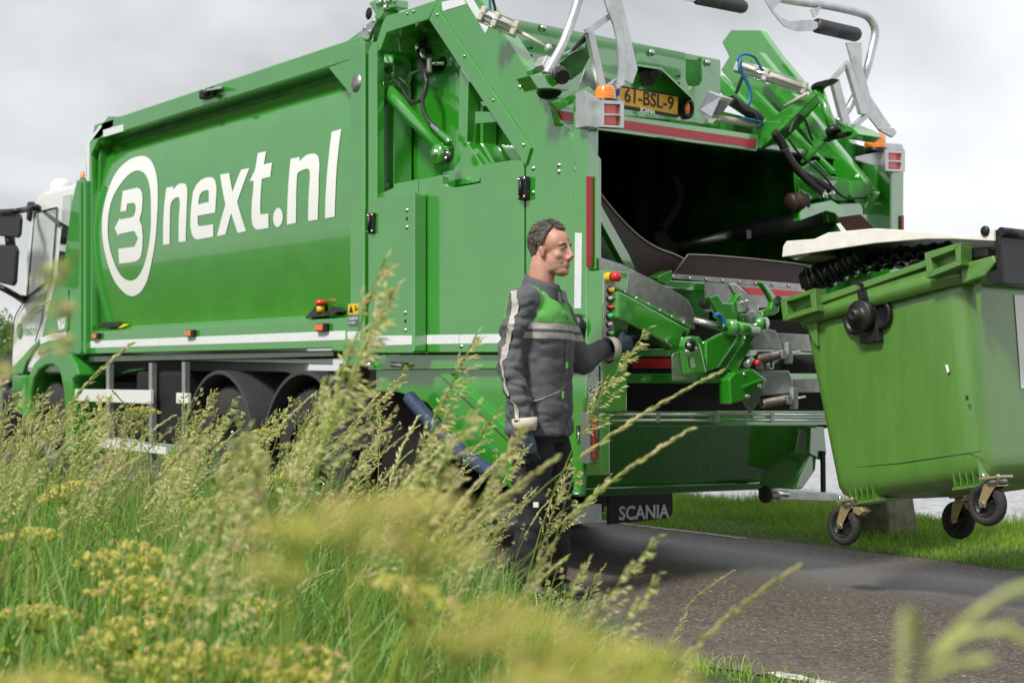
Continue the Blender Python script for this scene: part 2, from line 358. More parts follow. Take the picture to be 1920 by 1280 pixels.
# edge lines
lm=mat('worn_white_road_paint',(0.52,0.50,0.46),0.8,noise=0.5,nscale=26,dirt=(0.10,0.09,0.08),bump=0.2)
def edgeline(x0,x1,y,w,ph):
    bb=B(); k=int((x1-x0)/0.05); vs=[]
    for i in range(k+1):
        x=x0+(x1-x0)*i/k; e=0.012*math.sin(x*37+ph)+0.010*math.sin(x*83+ph)
        vs+=[(x,y-w/2+e,0.005),(x,y+w/2-e*0.7,0.005)]
    bb.add(vs,[[2*i,2*i+2,2*i+3,2*i+1] for i in range(k)],True)
    o=bb.obj('road_marking',lm); o['kind']='structure'; return o
p=G(1225,988); q=G(1392,1010); edgeline(-9,q.x,(p.y+q.y)/2,0.07,0)
p=G(1440,1262); q=G(1540,1280); edgeline(p.x,p.x+2.2,(p.y+q.y)/2,0.085,2)
# water
wm=bpy.data.materials.new('rippled_water'); wm.use_nodes=True; t=wm.node_tree; b=t.nodes['Principled BSDF']
b.inputs['Base Color'].default_value=(0.30,0.31,0.33,1); b.inputs['Roughness'].default_value=0.12; b.inputs['IOR'].default_value=1.5
b.inputs['Specular IOR Level'].default_value=0.8
tc=t.nodes.new('ShaderNodeTexCoord'); mpn=t.nodes.new('ShaderNodeMapping'); mpn.inputs['Scale'].default_value=(1.0,1.0,1); mpn.inputs['Rotation'].default_value=(0,0,0.8); t.links.new(tc.outputs['Object'],mpn.inputs[0])
a1=nz(5.0,5,.65,mpn.outputs[0],0.4); t.links.new(ramp(a1,[(0.38,(0.16,0.165,0.18)),(0.60,(0.50,0.51,0.54))]),b.inputs['Base Color'])
bp=t.nodes.new('ShaderNodeBump'); bp.inputs['Strength'].default_value=1.0; bp.inputs['Distance'].default_value=0.12
t.links.new(a1,bp.inputs['Height']); t.links.new(bp.outputs[0],b.inputs['Normal'])
gridmesh('water',[-2400,-300,-60,0,60,800],[5.0,12,60,400,2400],lambda x,y:-0.4,wm)
M['farbank']=mat('far_bank_trees',(0.05,0.075,0.04),0.9,noise=0.5,nscale=.05)
b_=B(); vs=[]; k_=260
for i in range(k_+1):
    x=-2200+3000*i/k_; h_=5+4*math.sin(i*.7)*math.sin(i*.23)+3*random.random()
    vs+=[(x,640,-1),(x,652,h_*.8),(x,670,h_),(x,700,-1)]
b_.add(vs,[[4*i+j,4*i+4+j,4*i+5+j,4*i+1+j] for i in range(k_) for j in range(3)]); o_=b_.obj('hills','farbank'); o_['kind']='structure'
# concrete post in the far verge
pb=G(1655,1013); post=thing('bollard','squat mossy concrete post with a black cap in the grass behind the bin wheel','bollard',pb)
b_=B(); q0=[(-.19,-.16),(.19,-.16),(.19,.16),(-.19,.16)]
b_.loft([[Vector((pb.x+x*k,pb.y+y*k,z)) for x,y in q0] for z,k in((-.1,1.05),(0.1,1.0),(0.52,.72))])
for i in range(len(b_.sm)): b_.sm[i]=False
b_.obj('shaft','concrete',post,bevel=0.02)
b_=B().box((pb.x,pb.y,0.555),(.24,.2,.07)); b_.obj('cap','black',post,bevel=0.012)
# ================================================================== the refuse truck
truck=thing('garbage_truck','green and white refuse lorry with white lettering, its open rear hopper lifting a bin','truck',(-3.5,1.25,0))
T=truck
W=2.5
# ---------------- container
PZ=[1.50,1.545,1.744,1.934,2.171,2.39,2.602,2.844,3.04,3.155,3.25]
PY=[.108,.100,.070,.046,.024,.018,.030,.064,.103,.150,.200]
def profy(z): return float(np.interp(z,PZ,PY))
def smoothprof(z):
    return sum(profy(z+d) for d in(-.09,-.06,-.03,0,.03,.06,.09))/7
XF,XR=-7.14,-2.42
cont=B()
def near(u,v):
    z=1.50+1.72*v; return (XF+(XR-XF)*u,smoothprof(z),z)
def far(u,v):
    z=1.50+1.72*v; return (XF+(XR-XF)*u,W-smoothprof(z),z)
cont.sheet(near,2,40); cont.sheet(far,2,40)
body=cont.obj('container_panel','green',T,solid=0.0)
b=B(); b.box(((XF+XR)/2,W/2,3.19),(XR-XF,W-.3,.06)); b.box(((XF+XR)/2,W/2,1.46),(XR-XF,W-.2,.08)); b.box((XF+.05,W/2,2.3),(.06,W-.1,1.75))
b.obj('container_shell','green_in',T)
# top rail (near and far)
b=B(); pts=[S(204,236,0),S(700,66.5,0),S(700,95,0),S(193,263,0)]
z1,z0=3.37,3.20
b.prism([(XF-.02,0,z0),(XR+.02,0,z0),(XR+.02,0,3.345),(XF+.03,0,3.345)],(0,.28,0))
b.obj('top_rail','green',T,bevel=0.012)
b=B(); b.prism([(XF,W,z0),(XR,W,z0),(XR,W,3.345),(XF,W,3.345)],(0,-.28,0)); b.obj('top_rail','green',T,bevel=0.012)
b=B().py([(193,244),(231,233),(231,246),(194,257)],-.002,.002); b.obj('reflective_tape','reflex',T)
# front frame of the container
b=B(); fr=[(161,663),(161,277),(166,262),(203,218),(213,218),(213,236),(184,262),(171,290),(171,663)]
b.py(fr,0,.30); b.obj('front_frame','green',T,bevel=0.008)
b=B(); pt=[S(203,218,0),S(171,268,0)]
b.prism([(XF-.12,0.30,1.25),(XF-.12,0.30,3.05),(XF-.12,.55,3.42),(XF-.12,W-.5,3.42),(XF-.12,W,3.05),(XF-.12,W,1.25)],(0.12,0,0))
b.obj('front_wall','green',T,bevel=0.01)
b=B().py([(161.5,275),(165.5,264),(187,235),(191,237),(168,268),(167,345),(163,345)],-.003,.003); b.obj('reflective_tape','reflex',T)
b=B().prism([S(200,219,.05),S(262,217,.05),S(262,224,.05),S(205,238,.05)],(0,1.9,0)); b.obj('front_roof_plate','green',T,bevel=0.005)
# lower beam with sloping ledge
b=B(); zb0=S(400,658,0).z; zb1=S(480,605,0).z
zt=1.535
def ledge(x): return [Vector((x,0,zb0)),Vector((x,0,zb1)),Vector((x,.105,zt)),Vector((x,.35,zt)),Vector((x,.35,zb0))]
b.prism(ledge(XF+.005),(XR-XF-.01,0,0)); b.obj('lower_beam','green',T,bevel=0.008)
b=B(); b.prism([Vector((p.x,W-p.y,p.z)) for p in ledge(XF+.005)],(XR-XF-.01,0,0)); b.obj('lower_beam','green',T,bevel=0.008)
ztp=1.411; zbt=S(480,642,0).z
b=B()
for x0,x1 in((S(151,640,0).x,S(160,640,0).x),(S(164,640,0).x,S(300,640,0).x),(S(300.5,640,0).x,S(480,640,0).x),(S(480.6,630,0).x,S(648,628,0).x)):
    b.prism([(x0,-.002,zbt),(x1,-.002,zbt),(x1,-.002,ztp),(x0,-.002,ztp)],(0,.002,0))
b.obj('reflective_stripe','reflex',T)
# things on the ledge
def led(px,py): return S(px,py,.06)
m_=B(); p=S(206,611,.05); m_.prism([S(186,615,.03),S(222,613,.03),S(229,607,.08),S(195,608,.08)],(0,0,.02)); m_.obj('vent_grille','black',T,bevel=.004)
m_=B(); m_.prism([S(222,615,.03),S(229,614,.03),S(242,608,.09),S(231,608,.08)],(0,0,.004)); m_.obj('warning_sticker','yellow',T)
def marker(px,py,Y=0):
    p=S(px,py,Y); b=B().box((p.x,p.y-.014,p.z),(.15,.03,.055)); o=b.obj('marker_lamp','black',T,bevel=.006)
    b=B().box((p.x-.012,p.y-.033,p.z),(.10,.012,.042)); b.obj('lens','amber_s',o,bevel=.004)
for q in((184,630),(361,625),(608,614)): marker(*q)
# emergency stop on the ledge
b=B(); b.prism([S(572,597,-.0),S(625,592,-.0),S(641,583,.08),S(583,588,.08)],(0,0,.012)); e_=b.obj('stop_switch','black',T,bevel=.004)
b=B(); b.prism([S(575,592,.03),S(593,572,.06),S(600,573,.06),S(592,590,.03)],(0,.05,0)); b.prism([S(612,588,.03),S(622,573,.06),S(636,578,.06),S(636,584,.03)],(0,.05,0)); b.obj('guard','black',e_,bevel=.005)
p=S(601,586,.05); b=B().cyl(p,p+Vector((0,0,.045)),.028); b.obj('base_ring','yellow',e_)
b=B().lathe(p+Vector((0,0,.045)),(0,0,1),[(0,.022),(.01,.04),(.03,.04),(.042,.025),(.044,.0001)]); b.obj('button','red',e_)
# camera / lamp on the rail
p=S(398,176,.02); b=B().box(p,(.24,.12,.07)); b.cyl(p+Vector((.05,-.06,-.01)),p+Vector((.05,-.10,-.02)),.03); b.obj('rail_camera','black',T,bevel=.012)
b=B().prism([S(380,172,-.06),S(416,166,-.06),S(416,162,.1),S(380,168,.1)],(0,0,.012)); b.obj('camera_shade','galv',T)
# rear frame of the container
zr0=S(670,655,0).z; xl=S(656,400,0).x; xr=S(683,400,0).x
b=B(); b.py([(656,93),(661,84),(683,76),(683,683),(647,683),(641,660),(621,658),(621,641),(656,641)],-.02,.30); b.obj('rear_frame','green',T,bevel=.01)
b=B(); b.py([(616,127),(657,112),(657,178)],-.004,.03); b.obj('gusset','green',T,bevel=.004)
b=B(); b.py([(610,97),(640,84),(700,40),(703,26),(690,6),(715,-6),(735,-8),(742,0),(741,14),(725,18),(703,48),(697,82),(690,90)],.04,.10); b.obj('hinge_bracket','green',T,bevel=.008)
b=B(); b.py([(665,79),(682,50),(706,32),(704,43),(694,63),(690,74)],.02,.012); b.obj('inspection_cover','alu',T,bevel=.002)
b=B(); screws(b,[(668,76),(683,53),(700,40),(692,60)],.02,.016); b.obj('bolt','chrome',T)
p=S(668,156,-.02); b=B().lathe(p,(0,-1,0),[(0,.062),(.002,.062),(.003,.0001)],28); b.obj('blanking_plug','steel',T)
b=B(); p=S(692,26,.04); b.lathe(p,(0,-1,0),[(0,.04),(.003,.04),(.004,.0001)]); b.obj('bracket_hole','dark',T)
b=B(); screws(b,[(728,2),(722,15),(741,2),(708,6),(712,5)],.03,.022,.014); b.obj('bolt','chrome',T)
b=B().prism([(xr,0.3,1.3),(xr,.3,3.3),(xr-.1,.3,3.3),(xr-.1,.3,1.3)],(0,W-.6,0)); b.obj('bulkhead','green_in',T)
b=B().box(((xl+xr)/2,W-.13,2.3),(.24,.3,2.2)); b.obj('rear_frame','green',T,bevel=.01)
b=B().box(((xl+xr)/2,W/2,3.36),(.26,W-.3,.14)); b.obj('top_cross_beam','green',T,bevel=.01)
b=B().py([(651,621.5),(675,620.5),(675,636.5),(651,637.5)],-.0225,.002); b.obj('reflective_tape','reflex',T)
b=B().py([(652.5,570),(672,568),(672,588),(652.5,589.5)],-.0225,.002); st=b.obj('warning_sticker','yellow',T)
b=B()
b.py([(654,586),(658,572),(662,586)],-.0245,.001); b.py([(665,583),(666,573),(668,573),(667,583)],-.0245,.001); b.py([(668,580),(671,577),(671,579),(669,583)],-.0245,.001); b.obj('pictogram','ink',st)
b=B().py([(653,592),(672,590.5),(672,611),(653,612.5)],-.0225,.002); b.obj('maker_sticker','sticker',T)
p=S(654,600,-.0245); text('sticker_lettering','Geesinknorba',.034,p,(1,0,.0),(0,0,1),'reflex',T,sx=.62)
p=S(654,607,-.0245); text('sticker_lettering','refuse vehicles',.022,p,(1,0,.0),(0,0,1),'reflex',T,sx=.62)
# ---------------- lettering, traced on the curved panel
def onpanel(px,py,off=-.004):
    Y=.03
    for _ in range(7):
        p=S(px,py,Y); Y=smoothprof(p.z)+off
    return S(px,py,Y)
def curved(name,loops,parent):
    L3=[[onpanel(x,y) for x,y in lp] for lp in loops]
    fl=[[Vector((p.x,p.z,0)) for p in lp] for lp in L3]
    tri=tessellate_polygon(fl); vs=[Vector((p.x,0,p.y)) for lp in fl for p in lp]
    bm=bmesh.new(); bv=[bm.verts.new(v) for v in vs]
    for q in tri:
        try: bm.faces.new([bv[i] for i in q])
        except ValueError: pass
    z=1.5
    while z<3.2:
        g=list(bm.verts)+list(bm.edges)+list(bm.faces); bmesh.ops.bisect_plane(bm,geom=g,plane_co=(0,0,z),plane_no=(0,0,1)); z+=.043
    for v in bm.verts: v.co.y=smoothprof(v.co.z)-.004
    bmesh.ops.recalc_face_normals(bm,faces=bm.faces)
    for f in bm.faces:
        if f.normal.y>0: f.normal_flip()
        f.smooth=True
    me=bpy.data.meshes.new(name); bm.to_mesh(me); bm.free(); me.materials.append(M['decal'])
    o=bpy.data.objects.new(name,me); col.objects.link(o); adopt(o,parent)
def LZ(pts,ox,oy,sc): return [(ox+x/sc,oy+y/sc) for x,y in pts]
def smooth_loop(pts,k=4):
    n=len(pts); out=[]
    for i in range(n):
        a,b_,c,d=[pts[(i+j)%n] for j in(-1,0,1,2)]
        for s_ in range(k):
            t=s_/k; out.append(tuple(0.5*((2*b_[q])+(c[q]-a[q])*t+(2*a[q]-5*b_[q]+4*c[q]-d[q])*t*t+(3*b_[q]-a[q]-3*c[q]+d[q])*t**3) for q in(0,1)))
    return out
z1_=lambda p:LZ(p,170,270,4.267); z2_=lambda p:LZ(p,290,230,5.3333)
ro_=[(425,98),(470,120),(505,175),(530,270),(537,400),(532,560),(518,760),(490,930),(455,1080),(410,1170),(365,1208),(325,1216),(270,1190),(200,1110),(150,1000),(110,850),(92,720),(92,600),(110,480),(150,340),(210,220),(290,140),(360,105)]
ri_=[(390,213),(430,235),(460,290),(478,380),(482,500),(482,640),(470,780),(440,930),(400,1030),(360,1080),(310,1093),(260,1070),(210,1000),(165,880),(140,760),(137,650),(148,530),(180,420),(240,320),(300,250),(350,218)]
curved('logo_ring',[smooth_loop(z1_(ro_)),smooth_loop(z1_(ri_))],T)
curved('logo_numeral',[z1_([(228,958),(350,942),(378,930),(400,905),(413,840),(417,740),(410,660),(390,607),(408,540),(415,450),(412,400),(400,365),(375,350),(258,375),(238,542),(285,535),(292,478),(345,470),(358,485),(362,520),(350,570),(335,585),(238,605),(234,592),(192,672),(222,738),(228,720),(350,695),(380,755),(350,822),(222,838)])],T)
n1=[(85,1222),(150,1213),(152,1000),(155,850),(165,800),(185,770),(215,748),(238,745),(248,760),(252,800),(245,900),(240,1195),(310,1187),(318,950),(327,720),(325,660),(312,620),(290,608),(255,608),(225,625),(185,668),(185,638),(118,652),(100,780),(88,950)]
eo=[(430,1168),(587,1140),(585,1017),(450,1035),(435,1025),(430,1000),(430,932),(605,898),(612,780),(618,700),(618,640),(605,580),(585,553),(560,545),(510,552),(460,575),(415,625),(385,690),(370,790),(358,950),(357,1040),(370,1110),(395,1155)]
eh=[(438,818),(540,793),(543,690),(535,675),(515,674),(475,690),(450,725),(440,770)]
xx=[(622,1135),(708,1118),(765,905),(830,1103),(915,1085),(825,795),(948,455),(865,470),(778,690),(745,505),(655,520),(708,820)]
tt=[(1030,1070),(1140,1052),(1137,908),(1070,918),(1058,905),(1055,860),(1072,562),(1157,540),(1173,400),(1093,418),(1113,288),(1032,305),(1005,470),(950,588),(990,580),(985,680),(972,800),(968,950),(978,1020),(1000,1058)]
dot=[(1233+48*math.cos(a*PI/12)+4*math.sin(a*PI/12)*-1,948+96*math.sin(a*PI/12)) for a in range(24)]
n2=[(1323,1020),(1412,1002),(1415,850),(1425,515),(1450,488),(1500,465),(1535,462),(1550,480),(1552,560),(1535,985),(1630,968),(1640,700),(1648,420),(1642,360),(1625,325),(1600,310),(1560,312),(1510,328),(1448,385),(1450,345),(1360,362),(1345,520),(1330,750)]
ll=[(1703,957),(1800,940),(1808,700),(1825,400),(1866,65),(1770,93),(1740,350),(1715,650)]
for lp in([n1],[eo,eh],[xx],[tt],[dot],[n2],[ll]): curved('logo_letter',[z2_(q) for q in lp],T)
# ---------------- chassis
b=B()
for y in(.75,1.65): b.box((-5.0,y+.05,.98),(8.2,.1,.3))
for x in(-8,-6.3,-5,-3.6,-2.3): b.box((x,1.25,.98),(.12,.9,.2))
b.obj('chassis_frame','chassis',T)
b=B().py([(166,668),(625,659),(625,667),(166,678)],.12,.05); b.obj('side_rail','alu',T)
b=B().box((-5.8,.35,.85),(1.0,.5,.6)); b.box((-6.9,.9,.85),(.5,.9,.6)); b.obj('tank','chassis',T,bevel=.04)
b=B().box((-5.35,1.25,.8),(4.6,1.9,.5)); b.obj('underbody_boxes','dark',T)
b=B().lathe(S(455+0,0,.3) if False else Vector((-6.55,.42,.78)),(1,0,0),[(0,.0001),(0,.16),(.02,.19),(.7,.19),(.72,.16),(.72,.0001)]); b.obj('air_tank','cab_green',T)
b=B().prism([S(520/3.765+138,690,.3),S(240,692,.3),S(222,700,.3),S(205,712,.3),S(175,712,.3)],(0,.06,0)); b.obj('chassis_bracket','cab_green',T)
b=B()
for x0,x1,y0,y1,y2,y3 in((137,282,729,731,757,751),(330,352,736,737,756,756)): b.py([(x0,y0),(x1,y1),(x1,y2),(x0,y3)],.0,.03)
b.obj('side_guard_bar','white',T,bevel=.004)
b=B().py([(185,820),(310,838),(310,852),(185,838)],.0,.03); b.obj('side_guard_bar','white',T,bevel=.004)
for x,y0,y1 in((202,682,870),(282,680,880),(344,678,860)): B().py([(x-3,y0),(x+3,y0),(x+3,y1),(x-3,y1)],.035,.04).obj('guard_support','alu',T)
# wheels
def wheel(x,y,r=.52,w=.30,side=-1):
    t=B(); ax=Vector((0,side,0)); c=Vector((x,y,r))
    t.lathe(c,ax,[(-w,.30),(-w+.02,r-.05),(-w+.05,r-.012),(-w*.5,r),(-.05,r-.012),(-.02,r-.05),(0,r-.12),(.0,.30)],40)
    for k in range(44):
        a=2*PI*k/44; 
        t.box(c+Vector((math.cos(a)*(r-.009),-side*w*.5*1.0,math.sin(a)*(r-.009))),(.02,w*.72,.016),Matrix.Rotation(-a,3,'Y'))
    wo=t.obj('wheel','tyre',T)
    q=B().lathe(c,ax,[(-.04,.305),(-.02,.30),(-.05,.27),(-.13,.24),(-.14,.13),(-.05,.12),(-.02,.10),(-.02,.0001)],32); rim=q.obj('rim','guard',wo)
    for k in range(10):
        a=2*PI*k/10; p=c+Vector((math.cos(a)*.165,side*-.13,math.sin(a)*.165)); B().cyl(p,p+ax*.04,.016,n=6).obj('wheel_nut','chrome',rim)
for x in(-8.2,-4.46,-3.13): wheel(x,.05); wheel(x,W-.05,side=1)
for x in(-4.46,-3.13):
    b=B(); r0,r1=.57,.60; c=Vector((x,.0,.55)); a0=[math.radians(8+164*k/18) for k in range(19)]
    pr=[c+Vector((math.cos(a)*r1,0,math.sin(a)*r1)) for a in a0]+[c+Vector((math.cos(a)*r0,0,math.sin(a)*r0)) for a in reversed(a0)]
    b.prism(pr,(0,.55,0)); b.obj('mudguard','guard',T,bevel=.004)
b=B(); b.prism([S(700,672,.15),S(737,672,.15),S(737,730,.15),S(722,760,.15),S(690,712,.15)],(0,.5,0)); b.obj('rear_mudguard_flap','guard',T,bevel=.01)
b=B(); b.px([(1000,925),(1262,925),(1262,966),(1250,972),(1000,972)],-1.9,.02) if False else None
# ---------------- cab
cabm=B()
out=[(60,378),(68,366),(82,356),(104,350),(140,341),(157,335),(157,662),(140,664),(131,700),(40,700),(22,697),(19,690),(21,640),(27,575),(40,545),(47,480)]
cabm.py(out,.02,W-.04); cab=cabm.obj('cab','white',T,bevel=.06)
# green rear part of the cab side
b=B(); b.py([(144,338),(157,336),(157,662),(146,664),(138,662),(114,655),(93,655),(70,664),(75,645),(92,570),(105,520),(118,508),(126,440),(134,380)],-.004,.03); b.obj('green_side_panel','cab_green',cab,bevel=.008)
b=B(); b.py([(148,341),(151,340),(151,662),(148,662)],-.03,.06); b.py([(155,340),(160,338),(160,664),(155,664)],-.05,.3); b.obj('side_fairing','cab_green',cab,bevel=.012)
b=B(); b.py([(118,545),(127,542),(127,616),(124,622),(101,624),(98,618),(104,585),(112,555)],-.016,.01); b.obj('cab_hatch','cab_green',cab,bevel=.004)
p=S(109,618,-.019); text('number_plate_lettering','V27',.13,p,(1,0,.12),(0,0,1),'decal',cab,bold=.012,sx=.95)
b=B(); b.py([(75,634),(90,628),(124,622),(124,632),(92,639),(75,646)],-.012,.006); b.obj('reflective_stripe','reflex',cab)
b=B(); b.py([(19.5,691),(33,678),(46,664),(58,650),(74,636),(72,644),(60,658),(50,676),(42,700),(22,700)],-.008,.02); b.obj('lower_panel','cab_green',cab,bevel=.004)
# windows
b=B(); b.py([(65,399),(70,397),(107,389),(107,397),(97,519),(94,522),(52,556),(50,554)],.004,.03); wn=b.obj('door_window','glass',cab,bevel=.003)
b=B()
fr_=[(65,399),(107,389),(97,521),(51,556)]
for i in range(4):
    a,c=fr_[i],fr_[(i+1)%4]; b.tube([S(*a,.002),S(*c,.002)],.007,n=6,smooth=False)
b.obj('window_seal','black',wn)
b=B(); b.py([(118,367),(133,364),(130,420),(122,485),(114,510),(107,515),(113,440)],.004,.03); b.obj('rear_side_window','glass',cab,bevel=.003)
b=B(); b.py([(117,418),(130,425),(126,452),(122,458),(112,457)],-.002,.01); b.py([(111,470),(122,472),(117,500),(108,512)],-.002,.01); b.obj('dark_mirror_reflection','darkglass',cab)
b=B(); b.py([(78,398),(84,395),(117,418),(117,424),(108,423)],.0,.005); b.obj('sill_behind_glass','darkglass',cab); b=B(); b.py([(83,505),(97,500),(96,519),(83,527)],.0,.005); b.obj('seat_behind_glass','darkglass',cab)
# handle and seams
b=B(); b.tube([S(57,585,-.012),S(70,576,-.04),S(84,568,-.04),S(92,562,-.012)],.012,n=8); b.obj('door_handle','white',cab)
b=B(); b.tube([S(24,640,.0),S(28,595,.0),S(50,558,.0)],.006,n=6); b.tube([S(98,525,.0),S(84,560,.0),S(78,600,.0),S(66,640,.0)],.006,n=6); b.obj('door_seam','guard',cab)
p=S(39,640,-.0); b=B()
b.lathe(Vector((S(37,620,.012).x,.0125,S(37,620,.01).z)),(0,-1,0),[(0,.075),(.004,.075),(.004,.06),(0,.06)],28); b.obj('small_logo_ring','cab_green',cab)
text('small_logo_lettering','3',.12,S(34.6,629,.008),(1,0,.0),(0,0,1),'cab_green',cab,bold=.008)
text('small_logo_lettering','next.nl',.14,S(43,628,.008),(1,0,.0),(0,0,1),'cab_green',cab,shear=.15)
# fender arch and wheel well
arch_o=[(46,795),(48,740),(53,705),(62,682),(76,667),(94,659),(114,658),(130,664),(141,684),(146,703),(135,712),(134,760),(136,850),(124,850)]
arch_i=[(122,790),(120,740),(114,706),(108,691),(100,684),(86,685),(72,694),(62,712),(57,740),(55,795)]
b=B().py(arch_o+arch_i,-.03,.32); b.obj('wheel_arch','cab_green',cab,bevel=.02)
b=B().py([(57,740),(64,706),(80,688),(100,685),(112,700),(121,745),(122,800),(57,800)],.33,.02); b.obj('wheel_well','dark',cab)
b=B().py([(46,700),(20,700),(22,760),(46,790)],.0,W-.1); b.obj('bumper','cab_green',cab,bevel=.04)
# mirrors
Ym=-.32
b=B(); b.py([(-6,408),(0,402),(36,401),(38,410),(36,440),(32,446),(-6,442)],Ym,.03); mr_=b.obj('mirror','black',cab,bevel=.02)
b=B(); b.py([(-8,459),(0,458),(26,460),(30,468),(26,530),(22,536),(0,531),(-8,528)],Ym,.04); b.obj('large_mirror','black',mr_,bevel=.02)
b=B(); b.px([(3,404),(13,406),(12,440),(0,440)],S(3,410,Ym).x,.004) if False else None
b=B(); B().tube([S(-8,398,Ym),S(30,396,Ym),S(52,392,-.12),S(68,388,.0)],.028,n=10).obj('mirror_arm','black',mr_); b.tube([S(-8,534,Ym+.05),S(14,545,-.2),S(33,556,-.1),S(44,562,-.0)],.03,n=10); B().tube([S(18,444,Ym+.06),S(20,460,Ym+.06)],.05,n=8).obj('mirror_joint','black',mr_)
b.obj('mirror_arm','black',mr_)
b=B(); b.prism([S(27,560,-.08),S(30,552,-.08),S(52,556,.0),S(40,569,.0)],(0,.08,0)); B().ell(S(62,389,-.02),(.14,.06,.035)).obj('mirror_foot','black',mr_); b.obj('mirror_foot','black',mr_,bevel=.01)
b=B(); b.py([(50,378),(58,378),(58,392),(53,416),(48,412),(49,395)],.1,.1); b.obj('front_mirror','black',mr_,bevel=.02)
# roof beacon and horn
p=S(114,350,1.2); b=B().lathe(S(114,350,.7)-Vector((0,0,.06)),(0,0,1),[(0,.12),(.09,.115),(.13,.08),(.15,.0001)],20); b.obj('roof_lamp','white',cab)
b=B(); p=S(155,334,.2); b.lathe(p-Vector((0,0,.05)),(0,0,1),[(0,.025),(.05,.025)],14); b.obj('beacon_socket','bluehose',T)
b=B().lathe(p+Vector((0,0,.0)),(0,0,1),[(0,.024),(.05,.022),(.065,.0001)],14); b.obj('beacon','amber',T)
# ================================================================== tailgate and hopper
def PYo(name,m,pts,Y,th,bv=.006,parent=None): return B().py(pts,Y,th).obj(name,m,parent or T,bevel=bv)
def PXo(name,m,pts,X,th,bv=.006,parent=None): return B().px(pts,X,th).obj(name,m,parent or T,bevel=bv)
def each(name,m,items,parent=None,bv=0.0):
    return [b.obj(name,m,parent or T,bevel=bv) for b in items]
def bolt(px,py,pl,r=.014,h=.009,ax='y',m='chrome',parent=None,name='bolt'):
    p=S(px,py,pl) if ax=='y' else R(px,py,pl); d=Vector((0,-1,0)) if ax=='y' else Vector((1,0,0))
    return B().lathe(p,d,[(0,r),(h*.4,r),(h*.5,r*.62),(h,r*.55),(h,.0001)],12).obj(name,m,parent or T)
# side: front strip and top beam round the recess
PYo('tailgate_front_strip','green',[(690,96),(697,80),(706,78),(706,663),(690,663)],-.01,.06)
PYo('tailgate_top_beam','green',[(706,78),(716,45),(724,30),(757,20.6),(814,1),(818,8),(803.4,36.6),(724.7,62),(714,92),(706,100)],0,.30)
PYo('recess_channel','green',[(706,100),(712,88),(737,82),(738,352),(706,360)],.14,.14)
PYo('channel_slot','dark',[(709,100),(714,98),(716,236),(710,240)],.136,.004,0)
PYo('recess_panel','green',[(700,60),(838,15),(1000,300),(1000,400),(700,400)],.30,.03)
PYo('tailgate_side_plate','green',[(804,37),(818,8),(806,-22),(822,-50),(872,-52),(902,0),(1100.5,295),(1100.5,661),(985,661),(985,312)],0,.10,.008)
PYo('raised_edge_band','green',[(804.5,37),(816,11),(995,277),(985,311)],-.014,.014,.004)
PYo('recess_frame','green',[(861,127),(878,153),(875,267),(903,309),(985,296),(985,330),(902,334),(898,342),(850,350),(830,345),(830,323),(850,318),(855,306),(858,275)],.10,.19)
PYo('recess_divider','green',[(900,190),(905,198),(905,268),(927,305),(921,306),(900,270)],.18,.10,.003)
PYo('service_door','green',[(785,337),(828,328),(829,346),(850,352),(900,343),(903,312),(981,300),(981,661),(785,661)],-.012,.05,.006)
PYo('corner_post','green',[(738,345),(784,336),(784,372),(738,374)],0,.1,.004)
PYo('lid_panel','green',[(738,352),(784,345),(784,661),(690,661),(690,372)],.02,.06,.004)
PYo('small_door','green',[(695,373),(775,361.5),(777,364),(777,658),(774,662),(695,662)],-.105,.085,.006)
b=B().py([(687,629.5),(772,628.5),(772,645.5),(687,648.5)],-.107,.002).obj('reflective_tape','reflex',T)
b=B().py([(779,628),(860,627),(860,644),(779,645.5)],-.014,.002).obj('reflective_tape','reflex',T)
b=B().py([(861,627),(981,625.5),(981,642.5),(861,644)],-.014,.002).obj('reflective_tape','reflex',T)
b=B().py([(1078,436),(1091,437),(1089,578),(1076.5,578)],-.003,.003).obj('reflective_tape','reflex',T)
b=B().py([(828,4),(868,-4),(873,8),(830,21)],-.003,.003).obj('reflective_tape','reflex',T)
b=B().py([(871,-2),(884,-4),(917,49),(910,63)],-.003,.003).obj('reflective_tape','reflex',T)
def hinge(px,py,Y):
    p=S(px,py,Y); h=B().box(p,(.075,.03,.13)).obj('hinge','black',T,bevel=.006)
    for dx in(-.025,.025):
        for dz in(-.05,.05): B().lathe(p+Vector((dx,-.016,dz)),(0,-1,0),[(0,.009),(.006,.007),(.006,.0001)],8).obj('screw','chrome',h)
    B().cyl(p+Vector((0,-.022,-.05)),p+Vector((0,-.022,.05)),.011,n=10).obj('hinge_pin','black',h)
hinge(982,353,-.02); hinge(697.5,419,-.11)
for x,y,Y in [(763,394,-.105),(763,426,-.105),(786.5,391,-.012),(786,424,-.012),(760,586,-.105),(760,619,-.105),(785,584,-.012),(785,617,-.012),
   (975,163,0),(1000,316,0),(1000,361,0),(1048,310,0),(1048,322,0),(1080,305,0),(1080,317,0),(865,649,-.012)]: bolt(x,y,Y)
for x,y,Y in [(763,410,-.105),(786,408,-.012),(760,602,-.105),(785,601,-.012)]: bolt(x,y,Y,.012,.002,m='dark',name='screw_hole')
for x,y in [(764,26),(776,22),(820,28),(871,106),(925,188),(982,272)]: bolt(x,y,-.014 if x>800 else 0,.011,m='green')
# round side lamp
p=S(1084,613,-.0); b=B().lathe(p,(0,-1,0),[(0,.07),(.03,.07),(.045,.055),(.045,.03)],24)
o=b.obj('side_lamp','black',T); B().lathe(p+Vector((0,-.03,0)),(0,-1,0),[(0,.04),(.02,.03),(.025,.0001)],16).obj('lens','redlens',o)
